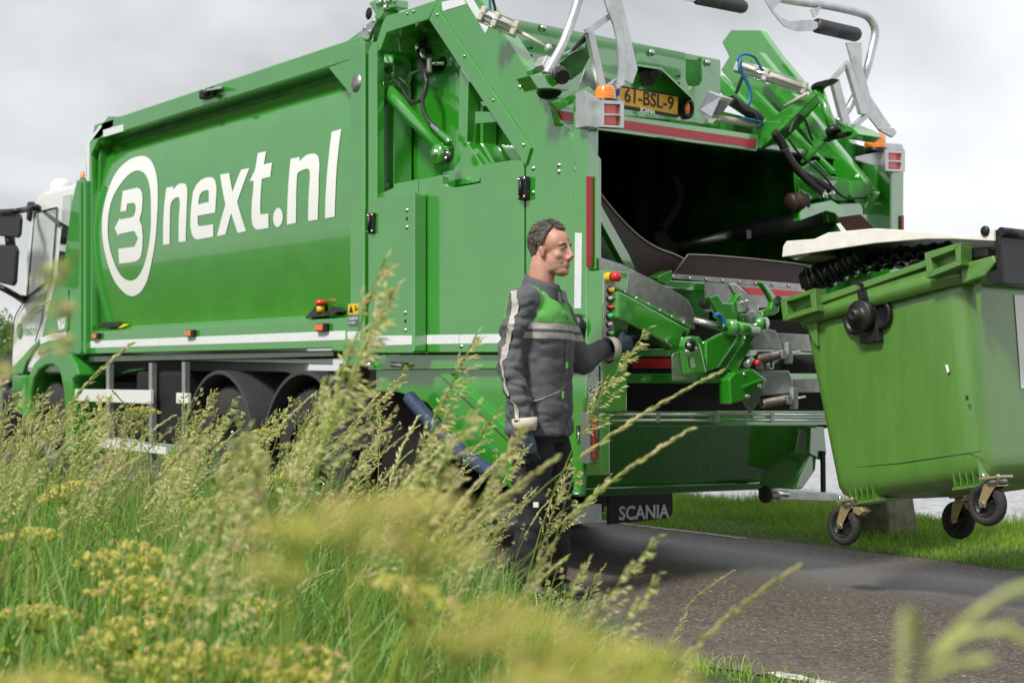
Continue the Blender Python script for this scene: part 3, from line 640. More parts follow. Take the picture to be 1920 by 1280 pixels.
# tailgate locking cylinder
a=S(716,158,.13); c=S(836,284,.10); d=(c-a).normalized()
cy_=B().rings([a,a+d*.02,a+d*.03,c-d*.03,c-d*.02,c],[.035,.052,.05,.05,.058,.058],24).obj('locking_cylinder','green',T)
B().rings([a-d*.10,a+d*.01],[.03,.03],14).obj('piston_rod','chrome',cy_)
B().py([(703,133),(710,128),(718,140),(722,152),(714,166),(705,160)],.08,.09).obj('rod_eye','green',cy_,bevel=.012)
B().py([(703,142),(711,140),(714,156),(706,160)],.072,.008).obj('retainer_plate','steel',cy_,bevel=.002)
B().lathe(S(841,291,.12),(0,-1,0),[(0,.062),(.09,.062),(.10,.05),(.10,.028),(.115,.028),(.115,.0001)],24).obj('cylinder_eye','green',cy_)
B().lathe(S(839.5,294,.0),(0,-1,0),[(0,.040),(.008,.040),(.01,.0001)],20).obj('pin_cap','black',cy_)
for q in((839,287),(836,297)): bolt(*q,-.008,.012,parent=cy_)
B().py([(705,105),(712,102),(718,118),(716,128),(706,132)],.09,.05).obj('cylinder_bracket','green',cy_,bevel=.01)
# pipes and hoses in the recess
def hose(name,m,pts,r,pl,ax='y',parent=None,**k):
    P=[(S(x,y,(pl[i] if hasattr(pl,'__len__') else pl)) if ax=='y' else R(x,y,(pl[i] if hasattr(pl,'__len__') else pl))) for i,(x,y) in enumerate(pts)]
    return B().tube(P,r,**k).obj(name,m,parent or T)
hose('steel_pipe','chrome',[(750,150),(750,200),(749,255),(748,292),(742,308),(733,326),(731,342),(731,372)],.016,[.28,.27,.26,.25,.22,.2,.2,.2])
hose('steel_pipe','chrome',[(756,210),(756,240)],.010,.28,smooth=False)
hose('steel_pipe','chrome',[(758,180),(764,158),(770,142),(776,137),(800,128),(812,120),(834,119)],.016,[.28,.25,.24,.24,.24,.24,.29])
B().lathe(S(829,120,.298),(0,-1,0),[(0,.048),(.003,.045),(.003,.0001)],20).obj('pipe_opening','dark',T)
B().box(S(808,125,.24),(.06,.1,.075)).obj('pipe_clamp','black',T,bevel=.006); B().box(S(731,349,.17),(.075,.06,.04)).obj('pipe_clamp','galv',T,bevel=.006)
B().box(S(805,123,.18),(.03,.02,.09)).obj('clamp_plate','galv',T,bevel=.003)
hose('hydraulic_hose','rubhose',[(784,92),(789,120),(797,140),(798,165),(793,185),(794,205),(802,225),(812,236)],.013,[.2,.16,.13,.12,.08,.05,.04,.05])
hose('hydraulic_hose','rubhose',[(792,112),(796,130),(800,150),(797,175),(789,188),(775,192),(765,184),(757,170),(752,162)],.013,[.2,.16,.13,.12,.1,.09,.09,.1,.12])
each('hose_fitting','chrome',[B().tube([S(786,84,.27),S(782,84,.2),S(783,95,.2)],.018,n=8,sub=3),B().tube([S(797,97,.27),S(791,97,.2),S(792,113,.2)],.018,n=8,sub=3),
  B().tube([S(741,151,.16),S(748,157,.14),S(754,164,.12)],[.024,.018,.015],n=10),B().tube([S(809,233,.05),S(818,241,.05),S(828,251,.05)],[.014,.019,.016],n=10)])
each('hose_coupling','black',[B().cyl(S(788,84,.27),S(797,82,.30),.024,n=8),B().cyl(S(798,97,.27),S(805,96,.30),.024,n=8)])
B().tube([S(826,249,.05),S(838,259,.04),S(843,268,.04)],.02,n=10).obj('hose_elbow','green',cy_)
# below the body line
PYo('lower_side_beam','green',[(684,664),(1100,663),(1100,690),(690,694)],.03,.12)
PYo('hopper_side_plate','green',[(704,690),(1100,688),(1100,770),(1088,930),(1000,930),(930,905),(860,830),(800,755),(745,735),(704,735)],.07,.04,.01)
b=B()
b.prism([S(830,700,.07),S(850,700,.07),S(1086,925,.07),S(1070,930,.07)],(0,-.03,0)) ; b.obj('hopper_rib','green',T,bevel=.004)
hose('suction_hose','sackblue',[(768,745),(790,770),(830,815),(870,850),(925,888)],.045,-.02)
for k in range(26):
    t=k/25; i=min(int(t*4),3); q=[(768,745),(790,770),(830,815),(870,850),(925,888)]; 
p_=S(925,888,-.02); B().box(p_,(.1,.05,.05)).obj('hose_bracket','chrome',T,bevel=.006)
for q in ((675,683),(735,683)): B().cyl(S(q[0],q[1],.0),S(q[0]+22,q[1]+2,.0),.018,n=10).obj('hinge_pin','chrome',T)
# hopper interior
b=B()
def quad(b,*p): b.add([Vector(q) for q in p],[[0,1,2,3]])
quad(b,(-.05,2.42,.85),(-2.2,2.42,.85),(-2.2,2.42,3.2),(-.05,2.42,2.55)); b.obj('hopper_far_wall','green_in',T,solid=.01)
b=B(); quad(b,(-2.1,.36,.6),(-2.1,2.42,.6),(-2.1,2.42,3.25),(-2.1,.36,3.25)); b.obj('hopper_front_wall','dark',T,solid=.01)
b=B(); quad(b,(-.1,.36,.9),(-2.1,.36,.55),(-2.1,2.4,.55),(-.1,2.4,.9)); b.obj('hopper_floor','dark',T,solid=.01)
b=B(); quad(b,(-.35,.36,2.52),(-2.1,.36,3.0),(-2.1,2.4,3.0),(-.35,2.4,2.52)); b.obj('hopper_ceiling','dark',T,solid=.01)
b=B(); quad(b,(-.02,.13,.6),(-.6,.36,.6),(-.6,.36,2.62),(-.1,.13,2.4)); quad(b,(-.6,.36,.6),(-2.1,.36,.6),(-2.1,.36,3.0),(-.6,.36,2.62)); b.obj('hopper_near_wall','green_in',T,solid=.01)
for x0,x1,y0,y1 in((1200,1222,300,470),(1245,1262,330,450)):
    B().px([(x0,y0-60),(x1,y0-60),(x1-3,y1),(x0-5,y1)],-1.5,.1).obj('packer_column','dark',T,bevel=.01)
hose('interior_hose','rubber',[(1262,330),(1275,360),(1262,400),(1240,430)],.03,-1.2,'x')
# posts
PXo('rear_post','green',[(1100.5,180),(1122,184),(1122,508),(1100.5,508)],.002,.12,.006)
PXo('post_lip','green',[(1117,330),(1124,331),(1124,505),(1117,505)],.03,.03,.003)
zf=R(1680,290,0).z
B().box((-.07,2.455,(zf+.75)/2),(.14,.12,zf-.75)).obj('rear_post','green',T,bevel=.008)
B().px([(1101.5,330),(1113,331),(1112,500),(1101.5,500)],.016,.014).obj('red_reflector','redtape',T,bevel=.003)
B().px([(1691,404),(1695,404),(1695,440),(1691,440)],.016,.01).obj('red_reflector','redtape',T)
# far side plate: same outline as the near one
near_pl=[(818,8),(806,-22),(822,-50),(872,-52),(902,0),(1100.5,295),(1100.5,661),(985,661),(985,312),(804,37)]
B().prism([Vector((S(x,y,0).x,W-.06,S(x,y,0).z)) for x,y in [(x_,min(y_,600)) for x_,y_ in near_pl]],(0,.06,0)).obj('tailgate_side_plate','green',T,bevel=.008)
e0=S(902,0,0); e1=S(1100,295,0)
B().prism([Vector((e0.x-.10,W-.24,e0.z-.04)),Vector((e0.x,W-.24,e0.z)),Vector((e1.x,W-.24,e1.z)),Vector((e1.x-.10,W-.24,e1.z-.12))],(0,.06,0)).obj('far_edge_rib','green',T,bevel=.01)
B().beam(Vector((-1.35,2.2,3.16)),Vector((-.55,2.2,2.50)),.05,.09).obj('far_channel','green',T,bevel=.01)
B().beam(Vector((-.95,2.15,3.02)),Vector((-.25,2.15,2.42)),.03,.03).obj('far_channel','green',T,bevel=.004)
# rear lip with the red bar
XB=-.22
lip=B().px([(1042,198),(1422,256),(1420,284),(1050,234)],XB-.003,.06).obj('hood_lip','green',T,bevel=.008)
B().px([(1044,207),(1418.5,262.5),(1412,277),(1056,226)],XB+.004,.006).obj('red_bar','redtape',T)
l0,l1=R(1042,198,XB-.003),R(1422,256,XB-.003); l1=Vector((l1.x,l1.y,l0.z))
b=B(); b.prism([Vector((XB-.004,0.02,l0.z-.002)),Vector((XB-.004,0.02,l0.z-.05)),Vector((XB-.165,.02,l0.z-.05)),Vector((XB-.165,.02,l0.z+.004))],(0,l1.y-.02,0)); b.obj('hood_slope','green',T,bevel=.003)
B().box((-2.55,1.25,.78),(1.2,1.9,.84)).obj('underbody_boxes','dark',T)  # dark box added to block bright water and keep this gap black
b=B(); b.prism([Vector((XB-.24,.02,l0.z-.03)),Vector((XB-.24,.02,l0.z+.0)),Vector((-1.10,.02,l0.z+.09)),Vector((-1.1,.02,l0.z+.02))],(0,2.3,0)); b.obj('hood_top','green',T)
# tall cover plate
PXo('cover_plate','green',[(918,27),(1285,99),(1286,116),(1286,150),(1290,161),(1302,163),(1302,230),(1000,200),(918,190)],-1.1,.012,.002)
PXo('cover_plate','green',[(1302,163),(1313,160),(1317,152),(1317,106),(1349,112),(1351,116),(1351,240),(1302,230)],-1.096,.012,.002)
PXo('plate_back','green_in',[(1280,108),(1320,112),(1320,168),(1280,166)],-1.3,.02,.002)
PXo('cover_bracket','green',[(1286,100),(1316,106),(1316,114),(1286,112)],-1.12,.01,.002)
for q in((1019,53),(1222,99),(1327,118)): bolt(*q,-1.086,.022,.015,ax='x')
for q in((996,90),(996,105),(995,127),(1273,143),(1273,157)): bolt(*q,-1.086,.011 if q[1]!=127 else .03,.002,ax='x',m='dark',name='plate_hole')
# licence plate housing
PXo('plate_housing','green',[(1140,170),(1196,126),(1238,133),(1296,186),(1298,222),(1140,200)],-.44,.02,.004)
B().prism([R(1194,124,-.30),R(1240,131,-.30),R(1243,134,-.46),R(1192,127,-.46)],(0,0,.012)).obj('housing_roof','green',T)
B().prism([R(1240,131,-.30),R(1297,185,-.30),R(1295,188,-.46),R(1238,134,-.46)],(0,0,.012)).obj('housing_roof','green',T)
pf=B().px([(1149,158),(1272.5,179),(1272,220.5),(1150,200)],-.40,.02).obj('licence_plate','black',T,bevel=.004)
B().px([(1162,164),(1271,182),(1270,215),(1161.5,195.5)],-.397,.003).obj('yellow_plate','plate',pf)
B().px([(1151,162.5),(1161.8,164),(1161.3,195.5),(1151,193.5)],-.397,.003).obj('country_band','blue',pf)
yd=Vector((0,0,1)); 
p=R(1170,190,-.395); p2=R(1262,206.5,-.395); xd=(p2-p); lw=xd.length
t_=text('plate_characters','61-BSL-9',.112,p,xd,yd,'ink',pf,bold=.0012,align='LEFT'); 
wt=max(v.co.dot(xd.normalized()) for v in t_.data.vertices)-min(v.co.dot(xd.normalized()) for v in t_.data.vertices)
pm=Vector(p); k_=lw/wt; xn=xd.normalized()
for v in t_.data.vertices: v.co+=xn*((v.co-pm).dot(xn)*(k_-1))
text('country_code','NL',.042,R(1152,188,-.395),xd,yd,'decal',pf,bold=.0006)
text('maker_name','SCANIA',.034,R(1200,209.5,-.395),xd,yd,'decal',pf,bold=.001,sx=.95)
cm_=B().cyl(R(1212,143,-.44),R(1218,146,-.36),.05,n=16).obj('reversing_camera','black',T,bevel=.008)
B().cyl(R(1222,138,-.42),R(1228,140,-.33),.033,n=16).obj('camera_head','black',cm_,bevel=.006)
o=B().lathe(R(1288,204,-.40),(1,0,0),[(-.03,.055),(.02,.055),(.03,.045),(.025,.03)],20); 
for i,v in enumerate(o.v): o.v[i]=Vector((v.x,R(1288,204,-.4).y+(v.y-R(1288,204,-.4).y)*.7,R(1288,204,-.4).z+(v.z-R(1288,204,-.4).z)*1.15))
o=o.obj('round_lamp','black',T); B().ell(R(1289,204,-.375),(.012,.02,.035)).obj('lens','amber_s',o)
# work lamps
def worklamp(poly_side,poly_top,front,X,name='work_lamp'):
    h=B()
    for q,dx in poly_side: h.px(q,dx,.004)
    return h
wl=B().px([(1311,205),(1331,172),(1374,187),(1347,222),(1335,226),(1322,222)],-.42,.005).obj('work_lamp','galv',T,bevel=.002)
B().prism([R(1331,172,-.42),R(1374,187,-.28),R(1345,181,-.28),R(1328,174,-.38)],(0,0,.006)).obj('lamp_hood','galv',wl)
B().prism([R(1312,206,-.34),R(1331,173,-.34),R(1352,181,-.26),R(1334,220,-.26)],(-.012,0,0)).obj('lamp_housing','sticker',wl,bevel=.003)
B().prism([R(1352,181,-.26),R(1374,187,-.30),R(1347,223,-.30),R(1334,220,-.26)],(-.01,0,0)).obj('lamp_housing','steel',wl,bevel=.003)
B().px([(1352,186),(1366,190),(1356,212),(1341,216)],-.235,.02).obj('lens','darkglass',wl,bevel=.006)
B().px([(1330,222),(1338,224),(1337,232),(1330,230)],-.26,.02).obj('lamp_foot','galv',wl)
wl=B().px([(1095,135),(1098,128),(1135,143),(1148,150),(1120,170),(1088,172),(1088,155)],-.62,.01).obj('work_lamp','steel',T,bevel=.004)
B().prism([R(1097,129,-.62),R(1147,150,-.52),R(1114,136,-.52)],(0,0,.006)).obj('lamp_hood','galv',wl)
# white air pipe
hose('air_pipe','cream',[(1338,222),(1370,226),(1425,235)],.022,-.42,'x',smooth=False)
# ---------------- swing arms: far side
PYo('swing_arm','green',[(1411,243),(1528,168),(1533,176),(1459,249),(1424,281),(1415,277)],1.66,.012,.003)
PYo('swing_arm','green_in',[(1424,281),(1459,249),(1533,177),(1541,186),(1500,232),(1470,262)],1.74,.012,.003)
PYo('swing_arm','green',[(1500,304),(1549,240),(1568,246),(1553,258),(1514,300)],1.80,.02,.003)
PYo('arm_gusset','green',[(1570,228),(1600,240),(1612,252),(1597,262),(1560,256)],1.9,.2,.006)
B().cyl(S(1535,163,1.75),S(1564,248,1.75),.026,n=18).obj('pivot_tube','green',T)
each('pivot_bush','black',[B().cyl(S(1534,160,1.75),S(1536,166,1.75),.045,n=18),B().cyl(S(1561,241,1.75),S(1564,250,1.75),.045,n=18)])
PYo('arm_link','black',[(1524,157),(1545,150),(1563,147),(1552,156),(1534,163),(1525,161)],1.7,.06,.006)
PYo('lower_link','dark',[(1541,262),(1556,250),(1590,246),(1584,254),(1552,262),(1543,266)],1.75,.05,.006)
# air cylinders
def aircyl(a,c,rod,r):
    d=(c-a).normalized(); o=B().rings([a,c],[r,r],18).obj('air_cylinder','cream',T)
    for q in(a,a+(c-a)*.42,c):
        B().box(q,(.03,r*2.5,r*2.5),d.to_track_quat('X','Z').to_matrix()).obj('cylinder_clamp','cream',o,bevel=.006)
    u=d.orthogonal().normalized(); w=d.cross(u)
    for k in range(4):
        an=PI/4+k*PI/2; f=(u*math.cos(an)+w*math.sin(an))*r*1.25; B().cyl(a+f,c+f,.005,n=6).obj('tie_rod','chrome',o)
    B().cyl(c,rod,.011,n=10).obj('piston_rod','cream',o)
    B().ell(rod,(.028,.022,.028),10,6).obj('rod_eye','galv',o)
    return o
ac=aircyl(R(1383,124,-.75),R(1508,167,-.45),R(1528,176,-.40),.032)
B().cyl(S(1472,200,1.7),S(1515,175,1.6),.012,n=8).obj('control_rod','cream',T)
aircyl(R(905,28,-.75),R(966,55,-.62),R(1028,91,-.5),.034)
hose('air_hose','bluehose',[(1387,122),(1384,108),(1398,102),(1415,108),(1425,125),(1435,138),(1437,145)],.009,-.62,'x')
hose('air_hose','bluehose',[(1389,110),(1386,128),(1395,145),(1406,170),(1405,190),(1396,203)],.009,-.55,'x')
hose('air_hose','bluehose',[(1390,108),(1390,128),(1400,148),(1409,175),(1407,192),(1400,205)],.006,-.55,'x')
hose('air_hose','bluehose',[(1392,222),(1410,225),(1424,228),(1430,232)],.009,-.38,'x')
hose('air_hose','bluehose',[(918,-10),(919,15),(922,30)],.008,-.8,'x'); hose('air_hose','rubhose',[(921,-10),(927,10),(929,30)],.008,-.8,'x')
hose('cable_bundle','rubhose',[(1370,188),(1385,198),(1400,208),(1418,218),(1425,226)],.035,-.4,'x')
hose('cable','rubhose',[(1378,184),(1395,205),(1412,212),(1420,224)],.010,-.32,'x')
each('strap','black',[B().px([(1391,143),(1396,145),(1383,176),(1379,174)],-.6,.01)])
hose('hydraulic_hose','rubhose',[(1452,248),(1466,268),(1478,295),(1500,322),(1535,343),(1555,356),(1562,366)],.027,-.15,'x')
hose('hydraulic_hose','rubhose',[(1470,280),(1485,305),(1505,330),(1528,350),(1545,362)],.022,-.13,'x')
each('hose_fitting','chrome',[B().cyl(R(1555,357,-.15),R(1563,368,-.15),.028,n=8),B().cyl(R(1541,359,-.13),R(1549,369,-.13),.024,n=8)])
hose('cable','rubhose',[(1480,250),(1490,225),(1500,216),(1512,230),(1520,255),(1524,262)],.008,-.1,'x')
hose('cable','rubhose',[(1478,260),(1500,290),(1540,325),(1570,360),(1590,372),(1630,370),(1662,364)],.007,-.08,'x')
# lower right structure inside the opening
PXo('hopper_side_arm','green',[(1500,398),(1510,385),(1560,375),(1572,382),(1665,376),(1665,428),(1590,432),(1565,400),(1549,396),(1500,414)],-.1,.06,.006)
PXo('slot_plate','green_in',[(1620,386),(1660,384),(1660,400),(1620,402)],-.095,.003,0)
PXo('hopper_side_gusset','green',[(1495,320),(1530,300),(1560,330),(1660,355),(1662,372),(1575,378),(1540,372),(1500,378)],-.22,.04,.006)
B().lathe(R(1480,380,-.15),(0.2,1,.12),[(0,.0001),(0,.055),(.02,.058),(.04,.045),(.05,.058),(.08,.058),(.09,.045),(.12,.05),(.12,.0001)],20).obj('rubber_buffer','brown',T)
cy2=B().rings([R(1560,407,-.35),R(1376,438,-.75)],[.062,.058],20).obj('packer_cylinder','rubber',T)
B().rings([R(1376,438,-.75),R(1268,463,-1.0)],[.028,.028],14).obj('piston_rod','steel',cy2)
B().px([(1552,398),(1566,396),(1566,416),(1554,418)],-.3,.06).obj('cylinder_eye','green',cy2,bevel=.01)
B().px([(1400,432),(1408,431),(1409,446),(1402,448)],-.62,.01).obj('cylinder_sticker','edge',cy2)
B().px([(1225,440),(1245,430),(1262,452),(1275,462),(1270,480),(1240,478)],-.95,.1).obj('packer_knuckle','dark',T,bevel=.02)
# brown sheets at the hopper mouth
e_=[(1124,361),(1150,394),(1178,424),(1205,448),(1235,466),(1262,476),(1283,486)]
sh=B().px(e_+[(1266,512),(1245,523),(1215,521),(1195,512),(1178,478),(1124,388)],-.30,.012).obj('rubber_apron','brown',T)
hose('pale_edge','edge',e_,.006,-.296,'x',parent=sh,n=6)
sh=B().px([(1290,477),(1340,479),(1410,485),(1475,492),(1530,500),(1560,512),(1500,534),(1440,529),(1262,515)],-.16,.012).obj('rubber_apron','brown',T)
hose('pale_edge','edge',[(1262,515),(1290,477),(1340,479),(1410,485),(1475,492),(1530,500)],.004,-.155,'x',parent=sh,n=6,smooth=False)
PXo('clamping_strip','steel',[(1258,513),(1500,532),(1504,543),(1256,522)],-.13,.014,.002)
for k in range(8): bolt(1263+k*31,519+k*2.45,-.125,.009,.006,ax='x',m='chrome')
PXo('chute_frame','green',[(1180,478),(1128,385),(1124,385),(1124,412),(1172,500),(1190,522),(1197,520)],-.2,.05,.004)
PXo('chute_plate','green_in',[(1124,412),(1175,500),(1200,525),(1330,528),(1330,600),(1124,600)],-.34,.02,.002)
PXo('chute_bracket','green',[(1232,519),(1260,506),(1262,520),(1252,534),(1236,528)],-.1,.1,.004)
PXo('chute_beam','green',[(1235,524),(1325,529),(1325,548),(1235,540)],-.12,.1,.006)
PXo('front_board','steel',[(1325,529),(1512,543),(1512,560),(1450,576),(1323,585)],-.06,.02,.002)
B().px([(1391,538),(1510,547),(1510,556),(1407,552)],-.055,.003).obj('red_reflector','red',T)
# dark rear crossmembers
zA=[(600,700,'dark',-.35),(700,718,'green',-.05),(718,770,'dark',-.3),(770,797,'green',-.05)]
for y0,y1,m_,X in zA: PXo('crossmember',m_,[(1130,y0),(1640,y0),(1640,y1),(1130,y1)],X,.06,.004)
B().px([(1186,672),(1266,672),(1266,690),(1186,690)],-.2,.01).obj('red_reflector','redtape',T)
PXo('crossmember','green',[(1130,655),(1540,650),(1540,668),(1130,668)],-.22,.05,.004)
for y in(776.5,787.5): B().cyl(R(1143,y,.05),R(1640,y,.05),.009,n=10).obj('steel_rod','chrome',T)
for x in(1235,1345,1449): B().px([(x-4,772),(x+4,772),(x+4,792),(x-4,792)],.062,.05).obj('rod_clamp','galv',T,bevel=.003)
b=B(); sk=[(1085,797),(1532,797),(1527,830),(1518,852),(1498,890),(1488,914),(1440,917),(1085,931)]
b.prism([R(x,y,-.0-.55*(y-797)/134) for x,y in sk],(-.03,0,0)).obj('rear_skirt','green',T,bevel=.006)
b=B(); b.px([(1518,850),(1532,850),(1530,880),(1505,916),(1488,918),(1498,890)],-.04,.3).obj('skirt_side','green',T,bevel=.01)
b=B(); q0=R(1087,916,-.47); q1=R(1465,903.5,-.425); b.beam(q0,q1,.02,.012).obj('skirt_trim','green',T,bevel=.003)
B().cyl(R(1432,926,.05),R(1440,927,.05),.05,n=16).obj('ball_joint','black',T,bevel=.01)
B().cyl(R(1440,924,.05),R(1475,926,.05),.022,n=14).obj('coupling_rod','chrome',T)
PXo('underrun_bar','galv',[(1463,918),(1572,924),(1572,940),(1463,937)],.06,.08,.006)
PXo('stay','chassis',[(1542,845),(1548,845),(1549,925),(1543,925)],.0,.02,.002)
PXo('skirt_bracket','green',[(1520,800),(1545,800),(1550,850),(1540,862),(1518,850)],-.02,.03,.004)
PXo('skirt_hook','black',[(1428,916),(1452,915),(1450,934),(1434,934)],.03,.04,.01)
mf=PXo('mud_flap','rubber',[(1140,900),(1261,905),(1262,962),(1254,971),(1140,983)],-1.75,.015,.004)
text('flap_lettering','SCANIA',.13,R(1160,974,-1.745),(0,1,.0),(0,0,1),'reflex',mf,bold=.003,sx=.98)
PXo('underframe_plate','galv',[(1076,944),(1128,944),(1128,979),(1076,983)],-.9,.02,.002)
PXo('rear_axle_box','dark',[(1000,820),(1260,840),(1260,905),(1000,925)],-1.6,.3,.01)
M['panelgrey']=mat('brushed_panel',(0.40,0.39,0.36),0.4,metal=0.3,noise=0.12,nscale=30)
M['smoke']=mat('smoked_guard',(0.14,0.155,0.15),0.25,coat=.5)
# ---------------- control box and its buttons
bx0=S(1131,600,0).x
zt_=S(1115,507,0).z; zb_=S(1115,771,0).z
cb=B().box((bx0/2+.002,.085,(zt_+zb_)/2),(bx0-.004,.17,zt_-zb_)).obj('control_box','green',T,bevel=.008)
XP=bx0+.004
pn=B().px([(1133,510),(1153,511),(1152,684),(1130.5,683)],XP,.004).obj('control_panel','panelgrey',cb,bevel=.001)
B().px([(1153,507),(1160,507),(1166,514),(1165,720),(1153,720)],XP-.03,.012).obj('guard_plate','smoke',cb,bevel=.003)
def button(px,py,r,m,ring='black',h=.022):
    r*=.70; px-=1.5
    c=R(px,py,XP); o=B().lathe(c,(1,0,0),[(0,r*1.35),(.012,r*1.35),(.016,r*1.1)],18).obj('button',ring,pn)
    B().lathe(c+Vector((.012,0,0)),(1,0,0),[(0,r),(h*.6,r),(h,r*.6),(h+.002,.0001)],18).obj('button_cap',m,o); return o
c=R(1140,520,XP); o=B().lathe(c,(1,0,0),[(0,.028),(.04,.025)],20).obj('emergency_stop','yellow',pn)
B().lathe(c+Vector((.045,0,0)),(1,0,0),[(0,.02),(.008,.027),(.034,.027),(.045,.016),(.046,.0001)],22).obj('button_cap','red',o)
for x,y,r,m_ in((1144.5,544,.022,'yellow'),(1142,559.5,.017,'ivory'),(1143,576,.016,'red'),(1142.5,592.5,.022,'greenled'),(1141.5,608,.017,'ivory'),(1144,625,.022,'green'),(1144,640,.02,'bluebtn'),(1143.5,658,.022,'bluebtn'),(1143,673.5,.022,'black')): button(x,y,r,m_)
text('button_number','2',.04,R(1142,548,XP+.046),(0,1,0),(0,0,1),'ink',pn)
o=B().py([(1101.5,684),(1122,685),(1122,722),(1123,735),(1117,746),(1111,749),(1104,745),(1101,735)],-.008,.006).obj('lock_plate','galv',cb,bevel=.001)
bolt(1111,730,-.008,.02,.02,parent=o); bolt(1105,703,-.008,.007,.006,parent=o); bolt(1120,703,-.008,.007,.006,parent=o)
PYo('post_foot','green',[(1092,745),(1127,771),(1127,891),(1099,891),(1099,845),(1092,840)],.01,.06,.006)
bolt(1096,820,.01,.02,.002,m='dark',name='plate_hole')
tl=B().px([(1103,773),(1143,776),(1143,866),(1103,869)],.07,.07).obj('tail_lamp','galv',T,bevel=.004)
le=B().px([(1113,779),(1118,777),(1127,790),(1134,777),(1140,779),(1140,862),(1125,865),(1113,860)],.09,.02).obj('lens','redlens',tl,bevel=.006)
for y in(803,843): B().cyl(R(1111,y,.10),R(1142,y,.10),.003,n=6).obj('lamp_grille','steel',tl)
for x in(1119,1126.5,1134): B().cyl(R(x,803,.10),R(x,843,.10),.003,n=6).obj('lamp_grille','steel',tl)
B().lathe(R(1126,852,.09),(1,0,0),[(0,.022),(.012,.015),(.013,.0001)],14).obj('bulb','chrome',tl)
# ---------------- beacon and lamp brackets on the posts
def lampset(X,box,dome,frame,shelf):
    g=B().px(shelf,X,.02).obj('lamp_bracket','galv',T,bevel=.003)
    if box: B().px(box,X-.01,.09).obj('bracket_box','galv',g,bevel=.006)
    x0,y0,x1,y1=frame; 
    for q in([(x0,y0),(x1,y0+2),(x1,y0+8),(x0,y0+6)],[(x0,y1-6),(x1,y1-4),(x1,y1),(x0,y1-2)],[(x0,y0+6),(x0+6,y0+6),(x0+6,y1-6),(x0,y1-6)],[(x1-7,y0+8),(x1,y0+8),(x1,y1-4),(x1-7,y1-4)],[(x0+6,(y0+y1)/2-1),(x1-7,(y0+y1)/2),(x1-7,(y0+y1)/2+3),(x0+6,(y0+y1)/2+2)]):
        B().px(q,X+.05,.06 if q[1][0]-q[0][0]<20 or True else .02).obj('lamp_frame','galv',g)
    B().px([(x0+6,y0+6),(x1-6,y0+8),(x1-6,y1-5),(x0+6,y1-6)],X+.03,.05).obj('rear_lamp','redlens',g,bevel=.008)
    dx,dy,dr,dh=dome; c=R(dx,dy,X-.03)
    k=dr/3010*(c-CAM).length; hh=dh/3010*(c-CAM).length
    d=B().lathe(c,(0,0,1),[(0,k*1.02),(hh*.42,k*.97),(hh*.42,k*.9)],24).obj('beacon_base','black',g)
    B().lathe(c+Vector((0,0,hh*.20)),(0,0,1),[(0,k*1.03),(hh*.6,k*.93),(hh*.74,k*.80),(hh*.80,k*.5),(hh*.81,.0001)],24).obj('beacon_lens','amber',d)
lampset(.06,[(1098,170),(1120,182),(1125,190),(1120,240),(1098,238)],(1135,194,20,33),(1127,188,1170,240),[(1098,178),(1126,186),(1126,240),(1100,237)])
B().py([(1087,172),(1100,174),(1100,300),(1087,280)],.0,.08).obj('rear_post_top','green',T,bevel=.004)
lampset(.03,[(1662,268),(1692,270),(1696,282),(1662,281)],(1641,286,20,35),(1660,280,1697,322),[(1604,294),(1644,285),(1662,283),(1662,312),(1640,311),(1605,300)])
# ---------------- hoop, rollers, galvanised lid arms
XH=-.25
hp=[(1024,140),(1040,112),(1056,82),(1070,45),(1084,2),(1095,-45),(1120,-70),(1300,-42),(1465,-2),(1550,11),(1612,25),(1632,37),(1641,60),(1634,96),(1622,140),(1594,198),(1570,230)]
hose('lid_opener_hoop','galv',hp,.026,XH,'x',n=14)
def roller(a,c,rp):
    p,q=R(*a,XH),R(*c,XH); k=rp/3010*(p-CAM).length; d=(q-p).normalized(); Ln=(q-p).length
    o=B().lathe(p,d,[(0,.0001),(0,k*.9),(.01,k),(Ln*.45,k),(Ln*.46,k*.96),(Ln*.47,k),(Ln-.02,k),(Ln,k*.8),(Ln,.0001)],24).obj('rubber_roller','guard',T)
    B().cyl(p-d*.03,p,.012,n=8).obj('roller_axle','chrome',o)
roller((1306,-4),(1396,14),12.5); roller((1530,48),(1608,66),13.5)
PXo('roller_bracket','galv',[(1432,-4),(1468,-2),(1450,18),(1462,32),(1480,40),(1520,37),(1534,42),(1534,52),(1524,58),(1495,59),(1470,50),(1447,22)],XH+.03,.006,.001)
PXo('roller_bracket','galv',[(1520,18),(1540,12),(1534,28),(1526,34)],XH+.03,.006,.001)
PXo('roller_bracket','galv',[(1250,-8),(1300,4),(1306,0),(1300,-12)],XH+.03,.006,.001)
# near galvanised plates
XG=-.2
PXo('lid_arm_plate','galv',[(1130,-12),(1163,-12),(1172,24),(1196,131),(1186,158),(1172,151),(1173,130),(1170,90),(1160,40),(1150,10)],XG,.012,.002)
PXo('lid_arm_flange','galv',[(1130,-12),(1150,8),(1161,40),(1171,90),(1174,130),(1172,152),(1158,157),(1161,131),(1159,84),(1151,47),(1141,22)],XG+.02,.014,.002)
PXo('lid_arm_tip','galv',[(1155,160),(1171,152),(1172,158),(1157,168)],XG+.03,.02,.002)
PXo('lid_arm_strut','galv',[(1100,54),(1141,26),(1145,37),(1106,64),(1101,62)],XG,.03,.002)
PXo('lid_arm_strut','galv',[(1102,60),(1115,62),(1137,161),(1124,162)],XG-.01,.03,.002)
PXo('lid_arm_strut','galv',[(1133,162),(1160,147),(1160,154),(1140,166)],XG-.01,.03,.002)
PXo('lid_arm_link','black',[(1072,98),(1085,82),(1102,62),(1106,70),(1095,82),(1078,96)],XG-.05,.03,.003)
